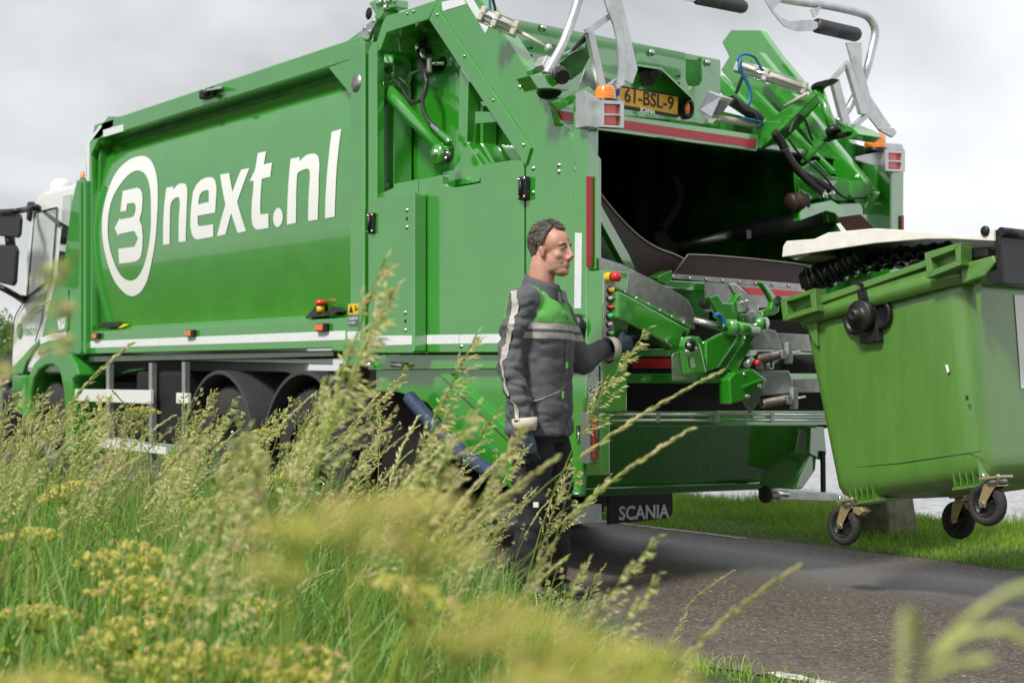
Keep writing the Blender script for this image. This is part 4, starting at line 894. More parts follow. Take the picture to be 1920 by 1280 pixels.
# far galvanised plates
PXo('lid_arm_plate','galv',[(1587,80),(1616,80),(1617,125),(1632,180),(1655,215),(1672,238),(1650,246),(1626,215),(1596,112)],XG,.012,.002)
PXo('lid_arm_tip','galv',[(1650,241),(1676,240),(1682,250),(1674,258),(1652,246)],XG+.02,.02,.002)
PXo('lid_arm_strut','galv',[(1561,147),(1592,113),(1596,120),(1568,150)],XG,.03,.002)
PXo('lid_arm_strut','galv',[(1560,150),(1574,149),(1598,240),(1585,246)],XG-.01,.03,.002)
PXo('lid_arm_strut','galv',[(1588,121),(1597,117),(1627,215),(1615,214)],XG+.012,.03,.002)
PXo('lid_arm_strut','galv',[(1586,246),(1624,213),(1630,219),(1594,252)],XG,.03,.002)
# near arm base
PXo('swing_arm','green',[(996,131),(1016,122),(1098,82),(1097,90),(1075,100),(1052,114),(1020,135),(998,142)],-.36,.05,.004)
PXo('swing_arm','green_in',[(1052,118),(1075,100),(1100,80),(1110,100),(1092,135),(1072,150),(1060,140)],-.40,.02,.004)
PXo('arm_bracket','green',[(992,142),(1031,139),(1040,152),(1071,158),(1066,170),(1030,166),(1008,167)],-.18,.12,.004)
PXo('arm_beam','green',[(1034,192),(1105,162),(1114,170),(1088,186),(1048,208)],-.14,.04,.004)
PXo('arm_socket','galv',[(1017,122),(1025,104),(1035,108),(1040,116),(1034,132),(1022,130)],-.26,.08,.004)
PXo('arm_socket','galv',[(1039,118),(1058,126),(1062,136),(1054,150),(1037,142)],-.24,.06,.004)
B().cyl(R(1048,137,-.2),R(1055,145,-.12),.042,n=16).obj('rubber_stop','black',T,bevel=.006)
B().ell(R(1030,170,-.3),(.09,.06,.05)).obj('swivel_joint','dark',T)
# ---------------- lifting mechanism
PXo('shield_plate','steel',[(1124,482),(1165,495),(1266,546),(1290,562),(1300,582),(1303,618),(1290,614),(1165,541),(1124,516)],.05,.008,.002)
arm=PXo('lift_arm','green',[(1160,545),(1189,560),(1281,611),(1296,617),(1278,656),(1266,651),(1160,596)],.22,.13,.008)
PXo('arm_rail','green',[(1160,539),(1297,611),(1296,616),(1160,545)],.20,.12,.002,arm)
for k in range(6): bolt(1172+k*22,547+k*11.6,.205,.008,.006,ax='x',parent=arm)
for q in((1283,626),(1279,645)): bolt(*q,.222,.018,.002,ax='x',m='dark',parent=arm,name='arm_hole')
bolt(1280,636,.222,.012,ax='x',parent=arm)
PXo('clevis','green',[(1283,648),(1286,636),(1296,629),(1307,632),(1315,650),(1326,700),(1290,703)],.32,.05,.01)
PXo('clevis','green',[(1300,632),(1312,630),(1322,642),(1324,672),(1314,690),(1308,660)],.27,.06,.012)
o=B().lathe(R(1293,647,.32),(1,0,0),[(0,.034),(.02,.034),(.024,.02),(.024,.0001)],20).obj('pivot_pin','black',T); bolt(1292,647,.345,.012,ax='x',parent=o)
PXo('retainer','galv',[(1284,661),(1306,649),(1308,657),(1288,667)],.33,.008,.001); bolt(1288,659,.335,.014,ax='x'); bolt(1303,653,.335,.014,ax='x')
PXo('flap_plate','steel',[(1260,668),(1264,662),(1284,654),(1300,702),(1302,712),(1262,714)],.27,.012,.004)
PXo('flap_tab','galv',[(1294,672),(1301,671),(1305,688),(1297,690)],.335,.006,.001)
PXo('link_plate','green',[(1324,640),(1362,620),(1372,612),(1384,625),(1384,632),(1345,690),(1324,698)],.28,.03,.006)
PXo('link_plate','green_in',[(1346,690),(1384,632),(1396,628),(1362,690)],.22,.05,.004)
PXo('link_plate','green',[(1362,690),(1396,640),(1400,612),(1418,610),(1420,624),(1402,662),(1380,700)],.26,.03,.006)
B().cyl(R(1372,614,.3),R(1418,618,.3),.035,n=18).obj('cross_tube','green',T)
B().lathe(R(1372,614,.3),(0,-1,0),[(-.02,.045),(.03,.045),(.03,.02),(.035,.0001)],20).obj('tube_end','green',T)
B().cyl(R(1300,600,.1),R(1362,616,.2),.022,n=12).obj('torsion_bar','steel',T)
PXo('comb_head','green',[(1330,556),(1346,551),(1356,567),(1374,568),(1385,553),(1392,550),(1392,556),(1384,573),(1384,612),(1362,614),(1350,592)],.24,.05,.006)
PXo('comb_head','green',[(1384,575),(1392,572),(1397,600),(1404,612),(1384,612)],.22,.06,.006)
hose('air_hose','bluehose',[(1340,592),(1348,590),(1355,598),(1358,608)],.014,.3,'x')
PXo('buffer','black',[(1322,562),(1332,558),(1342,574),(1334,580),(1322,574)],.2,.06,.012)
PXo('lock_lever','galv',[(1370,532),(1380,530),(1412,556),(1424,566),(1424,586),(1410,590),(1398,572),(1384,556)],.20,.04,.01)
PXo('lever_ear','galv',[(1400,590),(1414,581),(1428,592),(1432,606),(1424,616),(1410,608)],.26,.04,.008)
B().lathe(R(1422,606,.27),(1,.2,0),[(0,.035),(.05,.035),(.05,.0001)],18).obj('lever_boss','green',T)
PXo('lever_block','galv',[(1387,566),(1404,563),(1406,570),(1399,573),(1399,584),(1391,585)],.28,.03,.004); bolt(1391,567,.285,.012,ax='x'); bolt(1401,565,.285,.012,ax='x')
hk=[(1427,530),(1431,528),(1448,545),(1456,560),(1462,564),(1461,585),(1450,592),(1430,594),(1430,582),(1446,577),(1449,566),(1443,553)]
PXo('catch_hook','green',hk,.24,.04,.006); B().cyl(R(1456,563,.24),R(1460,566,.24),.03,n=12).obj('hook_pin','black',T)
PXo('galvanised_housing','galv',[(1418,612),(1455,619),(1468,655),(1415,656),(1412,640)],.2,.06,.006)
PXo('galvanised_housing','galv',[(1434,695),(1480,694),(1487,712),(1487,738),(1430,741),(1430,700)],.26,.08,.008)
PXo('galvanised_bracket','galv',[(1430,658),(1465,658),(1470,668),(1440,694),(1428,692)],.18,.05,.006)
PXo('support_bar','steel',[(1455,624),(1540,628),(1540,662),(1468,655)],.1,.05,.004); PXo('support_bar','steel',[(1487,711),(1550,709),(1550,736),(1487,736)],.2,.05,.004)
hose('hopper_tube','chassis',[(1465,680),(1540,680)],.05,.1,'x',smooth=False)
PXo('comb_foot','green',[(1367,711),(1380,698),(1412,691),(1438,712),(1427,731),(1392,752),(1370,758)],.32,.09,.008)
PXo('foot_rib','green',[(1394,724),(1430,710),(1430,714),(1396,728)],.335,.02,.002)
for q in((1423,723),(1401,743),(1395,701)): bolt(*q,.323,.014 if q[0]!=1395 else .008,ax='x')
PXo('foot_wear_plate','steel',[(1392,752),(1427,728),(1425,752),(1407,775)],.31,.01,.001)
PXo('lifter_beam','green',[(1330,700),(1400,690),(1400,710),(1330,712)],.22,.06,.006)
def spring(a,c,X,r=.022,n=13):
    p,q=R(*a,X),R(*c,X); d=(q-p); u=d.normalized().orthogonal().normalized(); w=d.normalized().cross(u)
    P=[p+d*(i/(n*12))+(u*math.cos(2*PI*i/12)+w*math.sin(2*PI*i/12))*r for i in range(n*12+1)]
    o=B().tube(P,.006,n=6,smooth=False).obj('coil_spring','spring',T); B().cyl(q,q+d*.95,.008,n=8).obj('spring_bolt','chrome',o)
    B().box(q+d*.12,(.05,.04,.05)).obj('spring_clevis','galv',o,bevel=.004); B().box(q+d*.45,(.03,.04,.12)).obj('spring_bracket','galv',o,bevel=.004)
spring((1418,673),(1460,665),.28); spring((1428,757),(1470,750),.30)
hose('steel_tube','chrome',[(1440,672),(1442,692)],.03,.24,'x',smooth=False)
B().ell(R(1420,680,.3),(.02,.02,.02),8,6).obj('red_cap','red',T)
each('link_pin','galv',[B().cyl(R(1399,685,.28),R(1409,672,.28),.022,n=10)])
# ================================================================== wheeled bin held by the lifter
TA=math.radians(9.9)
O=Vector((.944,.92,.53)); ex=Vector((math.cos(TA),0,math.sin(TA))); ey=Vector((0,1,0)); ez=Vector((-math.sin(TA),0,math.cos(TA)))
def bn(x,y,z): return O+ex*x+ey*y+ez*z
BW=1.22
bin_=thing('waste_container','green four-wheeled waste bin raised on the lifter with its cream lid propped ajar','wheeled bin',bn(.45,BW/2,0))
def rrect(x0,x1,y0,y1,z,r,n=7):
    out=[]
    for cx_,cy_,a0 in((x1-r,y0+r,-90),(x1-r,y1-r,0),(x0+r,y1-r,90),(x0+r,y0+r,180)):
        for k in range(n+1):
            a=math.radians(a0+90*k/n); out.append((cx_+r*math.cos(a),cy_+r*math.sin(a),z))
    return out
H=.985
def sec(z,inset=0.0,r=.10):
    t=z/H
    return [bn(*p) for p in rrect(-.085+(-.055)*t+inset,.885+.075*t-inset,.05-.05*t+inset,BW-.05+.05*t-inset,z,r-inset*.5)]
b=B(); outer=[sec(-.045,.10,.10),sec(-.03,.045),sec(.0,.012),sec(.04,0),sec(.09,.0)]+[sec(z,0) for z in(.11,.25,.4,.55,.7,.85,.97)]
b.loft(outer,cap=False)
inner=[sec(.97,.0),sec(.97,.03),sec(.5,.03),sec(.1,.03)]
b.loft(inner,cap=False); b.add(sec(-.045,.10,.10),[list(range(31,-1,-1))]); b.add(sec(.1,.03),[list(range(32))])
bb=b.obj('bin_body','bin',bin_)
# moulded seam
b=B().tube([bn(.02,.046,.125),bn(.4,.044,.105),bn(.89,.044,.100)],.002,n=6,smooth=False).obj('mould_seam','black',bb)
# rim
b=B(); b.loft([sec(.90,-.03,.13),sec(.985,-.035,.13),sec(.985,.012,.10)],cap=False); b.loft([sec(.90,-.03,.13),sec(.90,.0,.10)],cap=False)
rim=b.obj('rim','bin',bin_,solid=.004)
YB=.92-.035
def Pb(px,py,Y=YB): return S(px,py,Y)
def bpy_(name,m,pts,Y,th,bv=.004,parent=bin_): return B().prism([S(x,y,Y) for x,y in pts],(0,th,0)).obj(name,m,parent,bevel=bv)
# rim strip and end pockets, traced on the near side
bpy_('rim_strip','bin',[(1536,556),(1735,488),(1735,500),(1538,569)],YB-.012,.06)
def pocket(o,i,name):
    n=4
    for k in range(4):
        a,b_,c,d=o[k],o[(k+1)%4],i[(k+1)%4],i[k]; bpy_(name,'bin',[a,b_,c,d],YB-.055,.085,.003)
    bpy_(name+'_back','bin',o,YB+.0,.03,.002)
pocket([(1463,562),(1528,540),(1531,583),(1468,602)],[(1474,566),(1518,552),(1521,576),(1477,590)],'end_pocket')
pocket([(1733,474),(1801,454),(1801,497),(1738,522)],[(1745,485),(1790,468),(1792,489),(1749,506)],'end_pocket')
bpy_('pocket_web','bin',[(1484,598),(1530,584),(1532,650),(1524,640),(1512,612)],YB+.02,.03)
# corner handle on the +x side
p=[S(1801,455,YB-.05),S(1866,480,YB-.02),S(1870,496,YB-.02),S(1868,504,YB-.02),S(1812,505,YB-.05),S(1799,498,YB-.05)]
q=bn(1.0,0,.9)
b=B(); b.prism([bn(.97,-.03,.985),bn(1.16,-.02,.985),bn(1.17,-.02,.95),bn(1.10,-.02,.90),bn(.97,-.03,.89)],(0,.10,0)); b.obj('corner_handle','bin',bin_,bevel=.008)
b=B(); b.prism([bn(.97,-.03,.985),bn(1.16,-.02,.985),bn(1.10,.10,.985),bn(1.03,.3,.985),bn(.97,.3,.985)],(ez.x*-.03,0,ez.z*-.03)); b.obj('corner_handle','bin',bin_,bevel=.008)
b=B(); b.prism([bn(1.0,.03,.93),bn(1.04,.03,.93),bn(1.005,.03,.72),bn(.99,.03,.72)],(0,.006,0)); b.obj('stiffening_fin','bin',bin_)
b=B(); b.loft([sec(.985,-.035,.13),sec(1.02,-.005,.10),sec(1.02,.02,.09)],cap=False); b.obj('upper_lip','bin',bin_,solid=.004)
# trunnion
tr=bpy_('trunnion','black',[(1593,528),(1628,521),(1636,560),(1640,575),(1648,640),(1612,644),(1605,600),(1597,565)],YB+.01,.07,.006)
c0=S(1604,596,YB-.02); c1=S(1640,590,YB-.02)
for c,r_ in((S(1596,599,YB-.005),.078),(S(1641,588,YB-.005),.078)): B().lathe(c+Vector((0,.04,0)),(0,-1,0),[(0,r_),(.016,r_),(.020,r_*.95),(.020,r_*.7),(.012,r_*.66),(.012,.0001)],24).obj('trunnion_boss','black',tr)
B().lathe(S(1618,592,YB+.0),(0,-1,0),[(0,.080),(.030,.080),(.036,.074),(.036,.05),(.05,.034),(.085,.030),(.085,.018),(.078,.0001)],24).obj('trunnion_pin','black',tr)
B().prism([S(1606,532,YB),S(1622,529,YB),S(1629,560,YB),S(1612,563,YB)],(0,-.012,0)).obj('trunnion_web','black',tr,bevel=.003)
B().lathe(S(1619,540,YB-.008),(0,-1,0),[(0,.014),(.006,.012),(.006,.0001)],12).obj('bolt','dark',tr)
# decal on the +x side, scratches
def fx(y,z,off=.003):
    t=z/H; return bn(.885+.075*t+off,y,z)
dc=B().prism([fx(.38,.40),fx(1.0,.40),fx(1.0,.86),fx(.38,.86)],ex*.002).obj('bin_decal','decal',bin_)
wu=(fx(.5,.8)-fx(.5,.4)).normalized(); wn_=Vector((0,1,0)).cross(wu)
o=B(); o.lathe(fx(.56,.63,.007),wn_,[(0,.11),(.001,.11),(.001,.085),(0,.085)],32); o.obj('decal_ring','cab_green',dc)
text('decal_lettering','3',.17,fx(.51,.57,.008),(0,1,0),wu,'cab_green',dc,bold=.01)
text('decal_lettering','next.nl',.13,fx(.69,.58,.008),(0,1,0),wu,'cab_green',dc,bold=.004,sx=.75)
bpy_('paint_scratch','decal',[(1772,683),(1777,684),(1780,696),(1776,699)],.931,.002,0)
bpy_('mud_fleck','brown',[(1810,742),(1814,741),(1816,748),(1811,751)],.931,.002,0)
# underside ribs round the castors
for sx_,x0 in((0,.03),(1,.70)):
    for k in range(5): 
        b=B(); x=x0+k*.038; b.prism([bn(x,.055,.065),bn(x,.055,-.05),bn(x,.16,-.05)],ex*.007); b.obj('castor_rib','bin',bin_)
    b=B(); b.prism([bn(x0-.02,.06,-.05),bn(x0+.18,.06,-.05),bn(x0+.18,.22,-.05),bn(x0-.02,.22,-.05)],ez*-.014); b.obj('castor_pad','bin',bin_,bevel=.003)
def castor(pos,top,brake=False,r=.106):
    # pos = axle centre, top = point on the bin underside
    a=Vector((0,1,0)); pl=B().box(top,(.11,.11,.012),Matrix.Rotation(-TA,3,'Y')).obj('castor','zinc',bin_,bevel=.002)
    B().cyl(top+ez*-.005,top+ez*-.032,.048,n=20).obj('swivel_head','steel',pl)
    for s_ in(-1,1):
        y=s_*.034
        f=B().prism([top+Vector((-.045,y,-.03)),top+Vector((.035,y,-.025)),top.lerp(pos,.45)+Vector((.03,y,0)),pos+Vector((.020,y,.01)),pos+Vector((.016,y,-.016)),pos+Vector((-.016,y,-.018)),pos+Vector((-.024,y,.01))],(0,.004,0)); f.obj('fork_leg','zinc',pl,bevel=.001)
    B().cyl(top+Vector((-.045,0,-.034)),top+Vector((.045,0,-.03)),.034,n=12).obj('fork_crown','zinc',pl) if False else B().box(top+Vector((0,0,-.034)),(.085,.072,.008)).obj('fork_crown','zinc',pl,bevel=.002)
    B().cyl(pos-a*.044,pos+a*.044,.011,n=10).obj('axle_bolt','steel',pl)
    w=B().lathe(pos+a*.024,-a,[(0,.072),(.0,r-.02),(.008,r-.004),(.024,r),(.040,r-.004),(.048,r-.02),(.048,.072),(.042,.066),(.006,.066),(0,.072)],36).obj('castor_tyre','tyre',pl)
    h=B().lathe(pos+a*.018,-a,[(0,.0001),(0,.066),(.0,.066),(.036,.066),(.036,.058),(.026,.054),(.026,.024),(.038,.02),(.038,.0001)],28).obj('wheel_hub','black',w)
    for k in range(5):
        an=2*PI*k/5+.3; d=Vector((math.cos(an),0,math.sin(an)))
        B().beam(pos-a*.010+d*.02-a*.0,pos-a*.010+d*.058,.012,.014,up=(0,1,0)).obj('hub_rib','black',h)
    if brake:
        B().prism([top+Vector((.03,-.03,-.03)),top+Vector((.09,-.03,-.03)),top+Vector((.11,-.03,-.05)),top+Vector((.07,-.03,-.075)),top+Vector((.035,-.03,-.06))],(0,.06,0)).obj('brake_pedal','zinc',pl,bevel=.004)
    for dx in(-.04,.045): B().cyl(top+Vector((dx,-.045,-.01)),top+Vector((dx,-.045,.02)),.009,n=6).obj('bolt','chrome',pl)
castor(S(1583,984,1.0),S(1597,937,1.0),True)
castor(S(1851,944,1.0),S(1868,895,1.0))
castor(S(1797,974,1.88),S(1806,930,1.88),True)
castor(S(1851,944,1.0)+Vector((-.06,.95,0)),S(1868,895,1.0)+Vector((-.06,.95,0)))
# lid: shallow arched shell, open over the hopper side
def lidp(u,v,top):
    # u along x from the free edge (0) to the hinge (1), v across y
    prof=[(0,0),(.06,.008),(.22,.030),(.27,.052),(.5,.064),(.7,.058),(.85,.036),(.93,.030),(1,.03)]
    xs_=[p[0] for p in prof]; zs_=[p[1] for p in prof]
    a,c=S(1466,478,.90),S(1846,442,.90)
    xp=1468+378*u; P=S(xp,float(np.interp(xp,[1468,1474,1526,1552,1640,1740,1800,1834,1846],[468,455,451,439,431,437,445,442,438]))+1.5,.9)
    y=.0+v*(BW+.0)
    P.y=.90+y
    if not top: P.z-=.012
    return P
b=B(); b.sheet(lambda u,v:lidp(u,v,True),40,28); lid=b.obj('lid','lidwhite',bin_,solid=.012)
b=B(); 
pr=[(1466,482),(1468,462),(1474,452),(1526,448),(1552,436),(1640,428),(1740,434),(1800,442),(1834,438),(1848,428),(1864,429),(1864,452),(1790,448),(1735,448),(1640,456),(1560,468)]
b.prism([S(x,y,.885) for x,y in pr],(0,.016,0)); b.obj('lid_edge','lidwhite',lid,bevel=.004)
b=B(); b.prism([S(x,y,.885)+Vector((0,BW+.02,0)) for x,y in pr],(0,.016,0)); b.obj('lid_edge','lidwhite',lid,bevel=.004)
a=S(1466,480,.9); b=B(); b.prism([a+Vector((0,0,.01)),a+Vector((.02,0,.07)),a+Vector((.06,0,.075)),a+Vector((.2,0,-.005)),a+Vector((.1,0,-.03))],(0,BW+.02,0)); b.obj('lid_nose','lidunder',lid,bevel=.006)
# hinge blocks
hb=[(1864,429),(1912,435),(1918,475),(1917,505),(1905,533),(1868,535),(1850,528),(1852,512),(1872,508),(1872,455),(1864,452)]
def hblock(dy):
    o=B().prism([S(x,y,.90)+Vector((0,dy,0)) for x,y in [(1862,430),(1874,432),(1880,505),(1884,532),(1866,534),(1851,526),(1853,511),(1868,505)]],(0,.20,0)).obj('hinge_bracket','black',bin_,bevel=.006)
    q=S(1870,431,.90)+Vector((0,dy,0))
    B().cyl(q+Vector((.02,0,-.01)),q+Vector((.02,.20,-.01)),.022,n=14).obj('hinge_bar','black',o)
    return o
hblock(0.0); hblock(BW-.25)
B().lathe(S(1848,433,.885),(0,-1,0),[(0,.024),(.008,.024),(.014,.016),(.014,.0001)],18).obj('hinge_pin','black',bin_)
B().box(bn(1.06,.10,1.02),(.12,.2,.05)).obj('hinge_knuckle','black',bin_,bevel=.01)
# black plant trays sticking out under the lid
def tray(c,d,r,n,name_lbl):
    c=Vector(c); d=Vector(d).normalized(); o=B(); pr=[]
    for k in range(n):
        s_=k*.075; pr+=[(s_,r*.80),(s_+.045,r*.90),(s_+.046,r),(s_+.066,r),(s_+.067,r*.86)]
    o.lathe(c,d,[(0,.0001)]+pr+[(n*.075,r*.7),(n*.075,.0001)],40)
    t=o.obj('nested_pots','tray'); tag(t,name_lbl,'plant pots',group='black pots in the raised bin')
tray(S(1512,532,1.12),(.9,.25,.42),.085,5,'stack of ribbed black pots tipping out at the left end of the raised bin')
tray(S(1556,508,1.35),(.9,.3,.15),.06,6,'middle stack of ribbed black pots under the cream lid of the raised bin')
tray(S(1610,488,1.3),(.95,.3,.08),.045,7,'stack of ribbed black pots lying deepest towards the hinge under the lid')
# brown flap and dark junk in the bin
p=S(1560,440,1.4)
g=B().prism([S(1567,408,1.5),S(1612,402,1.5),S(1644,432,1.5),S(1580,438,1.5)],(0,.01,0)).obj('brown_flap','brown',T)
B().prism([S(1568,420,1.48),S(1574,418,1.48),S(1588,436,1.48),S(1580,438,1.48)],(0,.006,0)).obj('white_strip','decal',g)
b=B(); b.box(bn(.47,BW/2,.80),(.9,BW-.14,.10),Matrix.Rotation(-TA,3,'Y')); b=b.obj('rubbish','tray'); tag(b,'dark rubbish heaped in the raised bin beneath its lid','rubbish',kind='stuff')
# ================================================================== left edge: bush, parked car
bush_c=polar(-5.0,14.5,0)
# ---------------- parked car: only its tail shows at the frame edge
cp=S(-40,735,1.2); 
car=thing('parked_car','dark hatchback with a red tail lamp behind the lorry at the left edge','car',(-13.3,.9,0))
prof=[(-4.0,.35),(-4.1,.7),(-3.2,.95),(-2.3,1.35),(-.6,1.38),(-.15,1.02),(0,.92),(.03,.55),(-.05,.3)]
cc=Vector((-12.55,.15,0))
b=B()
def cs(yf,inset): return [cc+Vector((x*(1-.0),yf,z-(inset if z>1 else 0))) for x,z in prof]
b.loft([cs(.0,.10),cs(.08,.0),cs(1.55,.0),cs(1.63,.10)]); 
M['carpaint']=mat('dark_car_paint',(0.02,0.022,0.03),0.2,coat=1.0)
b.obj('car_body','carpaint',car,bevel=.03)
B().prism([cc+Vector((-.10,.12,1.04)),cc+Vector((-.5,.12,1.36)),cc+Vector((-.5,1.5,1.36)),cc+Vector((-.10,1.5,1.04))],(.02,0,.02)).obj('rear_window','darkglass',car)
B().prism([cc+Vector((-.7,-.006,1.02)),cc+Vector((-.75,.06,1.30)),cc+Vector((-2.2,.06,1.28)),cc+Vector((-2.9,-.006,1.0))],(0,-.01,0)).obj('side_window','darkglass',car)
for y in(.12,1.35): B().box(cc+Vector((.02,y+.06,.82)),(.06,.26,.14)).obj('tail_light','redlens',car,bevel=.02)
for x in(-.75,-3.3):
    w=B().lathe(cc+Vector((x,.02,.32)),(0,-1,0),[(-.2,.2),(-.2,.30),(-.1,.32),(.0,.30),(.0,.2),(-.02,.19),(-.02,.0001)],28).obj('wheel','tyre',car)
# red and white marker board beyond the cab front
mk=thing('marker_board','small red and white hazard marker board beside the lorry front','marker board',S(5,750,-.15))
B().py([(-14,706),(12,700),(14,716),(-12,728)],-.15,.02).obj('board','white',mk,bevel=.003)
B().py([(2,709),(13,703),(14,709),(4,718)],-.153,.003).obj('red_band','red',mk)
B().py([(-4,724),(0,724),(0,900),(-4,900)],-.13,.03).obj('stake','alu',mk)
# ================================================================== the man
M['skin']=mat('skin',(0.52,0.27,0.20),0.5,noise=0.16,nscale=16,bump=0.08,bscale=90)
M['skin'].node_tree.nodes['Principled BSDF'].inputs['Subsurface Weight'].default_value=0.12
M['skin'].node_tree.nodes['Principled BSDF'].inputs['Subsurface Radius'].default_value=(0.02,0.008,0.004)
_t=M['skin'].node_tree; _b=_t.nodes['Principled BSDF']; _tc=_t.nodes.new('ShaderNodeTexCoord'); _n=_t.nodes.new('ShaderNodeTexNoise'); _n.inputs['Scale'].default_value=420
_t.links.new(_tc.outputs['Object'],_n.inputs['Vector']); _s=_t.nodes.new('ShaderNodeSeparateXYZ'); _t.links.new(_tc.outputs['Object'],_s.inputs[0])
_m1=_t.nodes.new('ShaderNodeMapRange'); _m1.inputs['From Min'].default_value=1.705; _m1.inputs['From Max'].default_value=1.675; _t.links.new(_s.outputs['Z'],_m1.inputs[0])
_m2=_t.nodes.new('ShaderNodeMapRange'); _m2.inputs['From Min'].default_value=1.60; _m2.inputs['From Max'].default_value=1.625; _t.links.new(_s.outputs['Z'],_m2.inputs[0])
_m3=_t.nodes.new('ShaderNodeMath'); _m3.operation='MULTIPLY'; _t.links.new(_m1.outputs[0],_m3.inputs[0]); _t.links.new(_m2.outputs[0],_m3.inputs[1])
_d=_t.nodes.new('ShaderNodeVectorMath'); _d.operation='DOT_PRODUCT'; _d.inputs[1].default_value=(.846,.533,0); _t.links.new(_tc.outputs['Object'],_d.inputs[0])
_f0=.27*.846-.50*.533
_m5=_t.nodes.new('ShaderNodeMapRange'); _m5.inputs['From Min'].default_value=_f0+.05; _m5.inputs['From Max'].default_value=_f0+.10; _t.links.new(_d.outputs['Value'],_m5.inputs[0])
_m6=_t.nodes.new('ShaderNodeMath'); _m6.operation='MULTIPLY'; _t.links.new(_m3.outputs[0],_m6.inputs[0]); _t.links.new(_m5.outputs[0],_m6.inputs[1]); _m3=_m6
_m4=_t.nodes.new('ShaderNodeMath'); _m4.operation='MULTIPLY'; _t.links.new(_m3.outputs[0],_m4.inputs[0]); _t.links.new(_n.outputs[0],_m4.inputs[1])
_mx=_t.nodes.new('ShaderNodeMix'); _mx.data_type='RGBA'; _mx.inputs['B'].default_value=(0.30,0.17,0.13,1); _t.links.new(_m4.outputs[0],_mx.inputs['Factor'])
_src=_b.inputs['Base Color'].links[0].from_socket; _t.links.new(_src,_mx.inputs['A']); _t.links.new(_mx.outputs['Result'],_b.inputs['Base Color'])
M['hair']=mat('greying_brown_hair',(0.075,0.062,0.05),0.6,noise=0.75,nscale=60,dirt=(0.025,0.02,0.016))
M['cloth']=mat('grey_softshell',(0.098,0.102,0.110),0.85,noise=0.12,nscale=6,bump=0.35,bscale=9)
M['cuffin']=mat('glove_cuff_canvas',(0.60,0.55,0.45),0.9,noise=0.15)
M['glove']=mat('blue_rubber_glove',(0.020,0.036,0.060),0.5,noise=0.4,nscale=22,bump=0.4,bscale=30)
M['trouser']=mat('black_work_trousers',(0.014,0.014,0.016),0.85,noise=0.3,nscale=8,bump=0.4,bscale=12)
M['silver']=mat('silver_reflective_tape',(0.42,0.40,0.37),0.55,noise=0.16,nscale=20,bump=0.15,bscale=20)
M['yoke']=mat('bright_green_fabric',(0.10,0.42,0.06),0.8,noise=0.1,bump=0.3,bscale=9)
M['boot']=mat('black_leather',(0.012,0.012,0.012),0.5)
PBS=Vector((.27,-.50,0)); FA=Vector((.846,.533,0)).normalized(); LA=Vector((-FA.y,FA.x,0))
def m(f,l,z): return PBS+FA*f+LA*l+Vector((0,0,z))
man=thing('person','man in grey and green work jacket and gloves pressing buttons beside the hopper','person',PBS)
def ring(c,a,b_,ra,rb,n=28,pw=2.3):
    out=[]
    for k in range(n):
        t=2*PI*k/n; ct,st=math.cos(t),math.sin(t)
        out.append(c+a*(ra*math.copysign(abs(ct)**(2/pw),ct))+b_*(rb*math.copysign(abs(st)**(2/pw),st)))
    return out
def lathe_path(b,P,Rr,n=16): return b.tube(P,Rr,n=n,sub=5)
def remesh(o,vox,smooth=4,fac=.5):
    r=o.modifiers.new('remesh','REMESH'); r.mode='VOXEL'; r.voxel_size=vox; r.use_smooth_shade=True
    s=o.modifiers.new('smooth','SMOOTH'); s.iterations=smooth; s.factor=fac
    dg=bpy.context.evaluated_depsgraph_get(); dg.update()
    me=bpy.data.meshes.new_from_object(o.evaluated_get(dg)); 
    for md in list(o.modifiers): o.modifiers.remove(md)
    old=o.data; o.data=me; me.name=old.name
    for p in me.polygons: p.use_smooth=True
    return o
# joints
RS,RE,RW=m(-.02,-.205,1.455),m(-.055,-.265,1.17),m(.03,-.27,.885)
LW=Vector((.175,-.005,1.265)); LS,LE=m(.0,.205,1.445),m(.10,.305,1.19)
# head frame: turned a little towards the camera
hd=math.radians(-13); HF=(FA*math.cos(hd)+LA*math.sin(hd)); HL=Vector((-HF.y,HF.x,0)); HC=m(.055,0,1.728)
def h(f,l,z): return HC+HF*f*1.0+HL*l+Vector((0,0,z))
HR=Matrix((HF,HL,Vector((0,0,1)))).transposed()
b=B()
# --- body under the clothes
secs=[(.88,0,.10,.15),(1.0,0,.11,.16),(1.15,.0,.11,.16),(1.3,.0,.115,.175),(1.42,-.005,.11,.185),(1.50,-.01,.085,.14),(1.54,-.012,.06,.08)]
b.loft([ring(m(f,0,z),FA,LA,a,c) for z,f,a,c in secs])
b.tube([m(-.03,0,1.45),m(-.02,0,1.52),m(-.002,0,1.59),m(.006,0,1.66),m(.012,0,1.74)],[.085,.074,.068,.064,.050],n=20)
b.ell(m(.055-.045,0,1.728-.045),(.056,.058,.07),20,14,rot=HR)
for P,Rr in(([m(-.01,-.17,1.47),RE,RW],[.05,.04,.03]),([m(.0,.17,1.46),LE,LW],[.05,.04,.03]),([m(0,-.1,.92),m(.0,-.11,.5),m(-.03,-.12,.08)],[.08,.05,.035]),([m(0,.1,.92),m(.03,.11,.5),m(.02,.12,.08)],[.08,.05,.035])): b.tube(P,Rr,n=14)
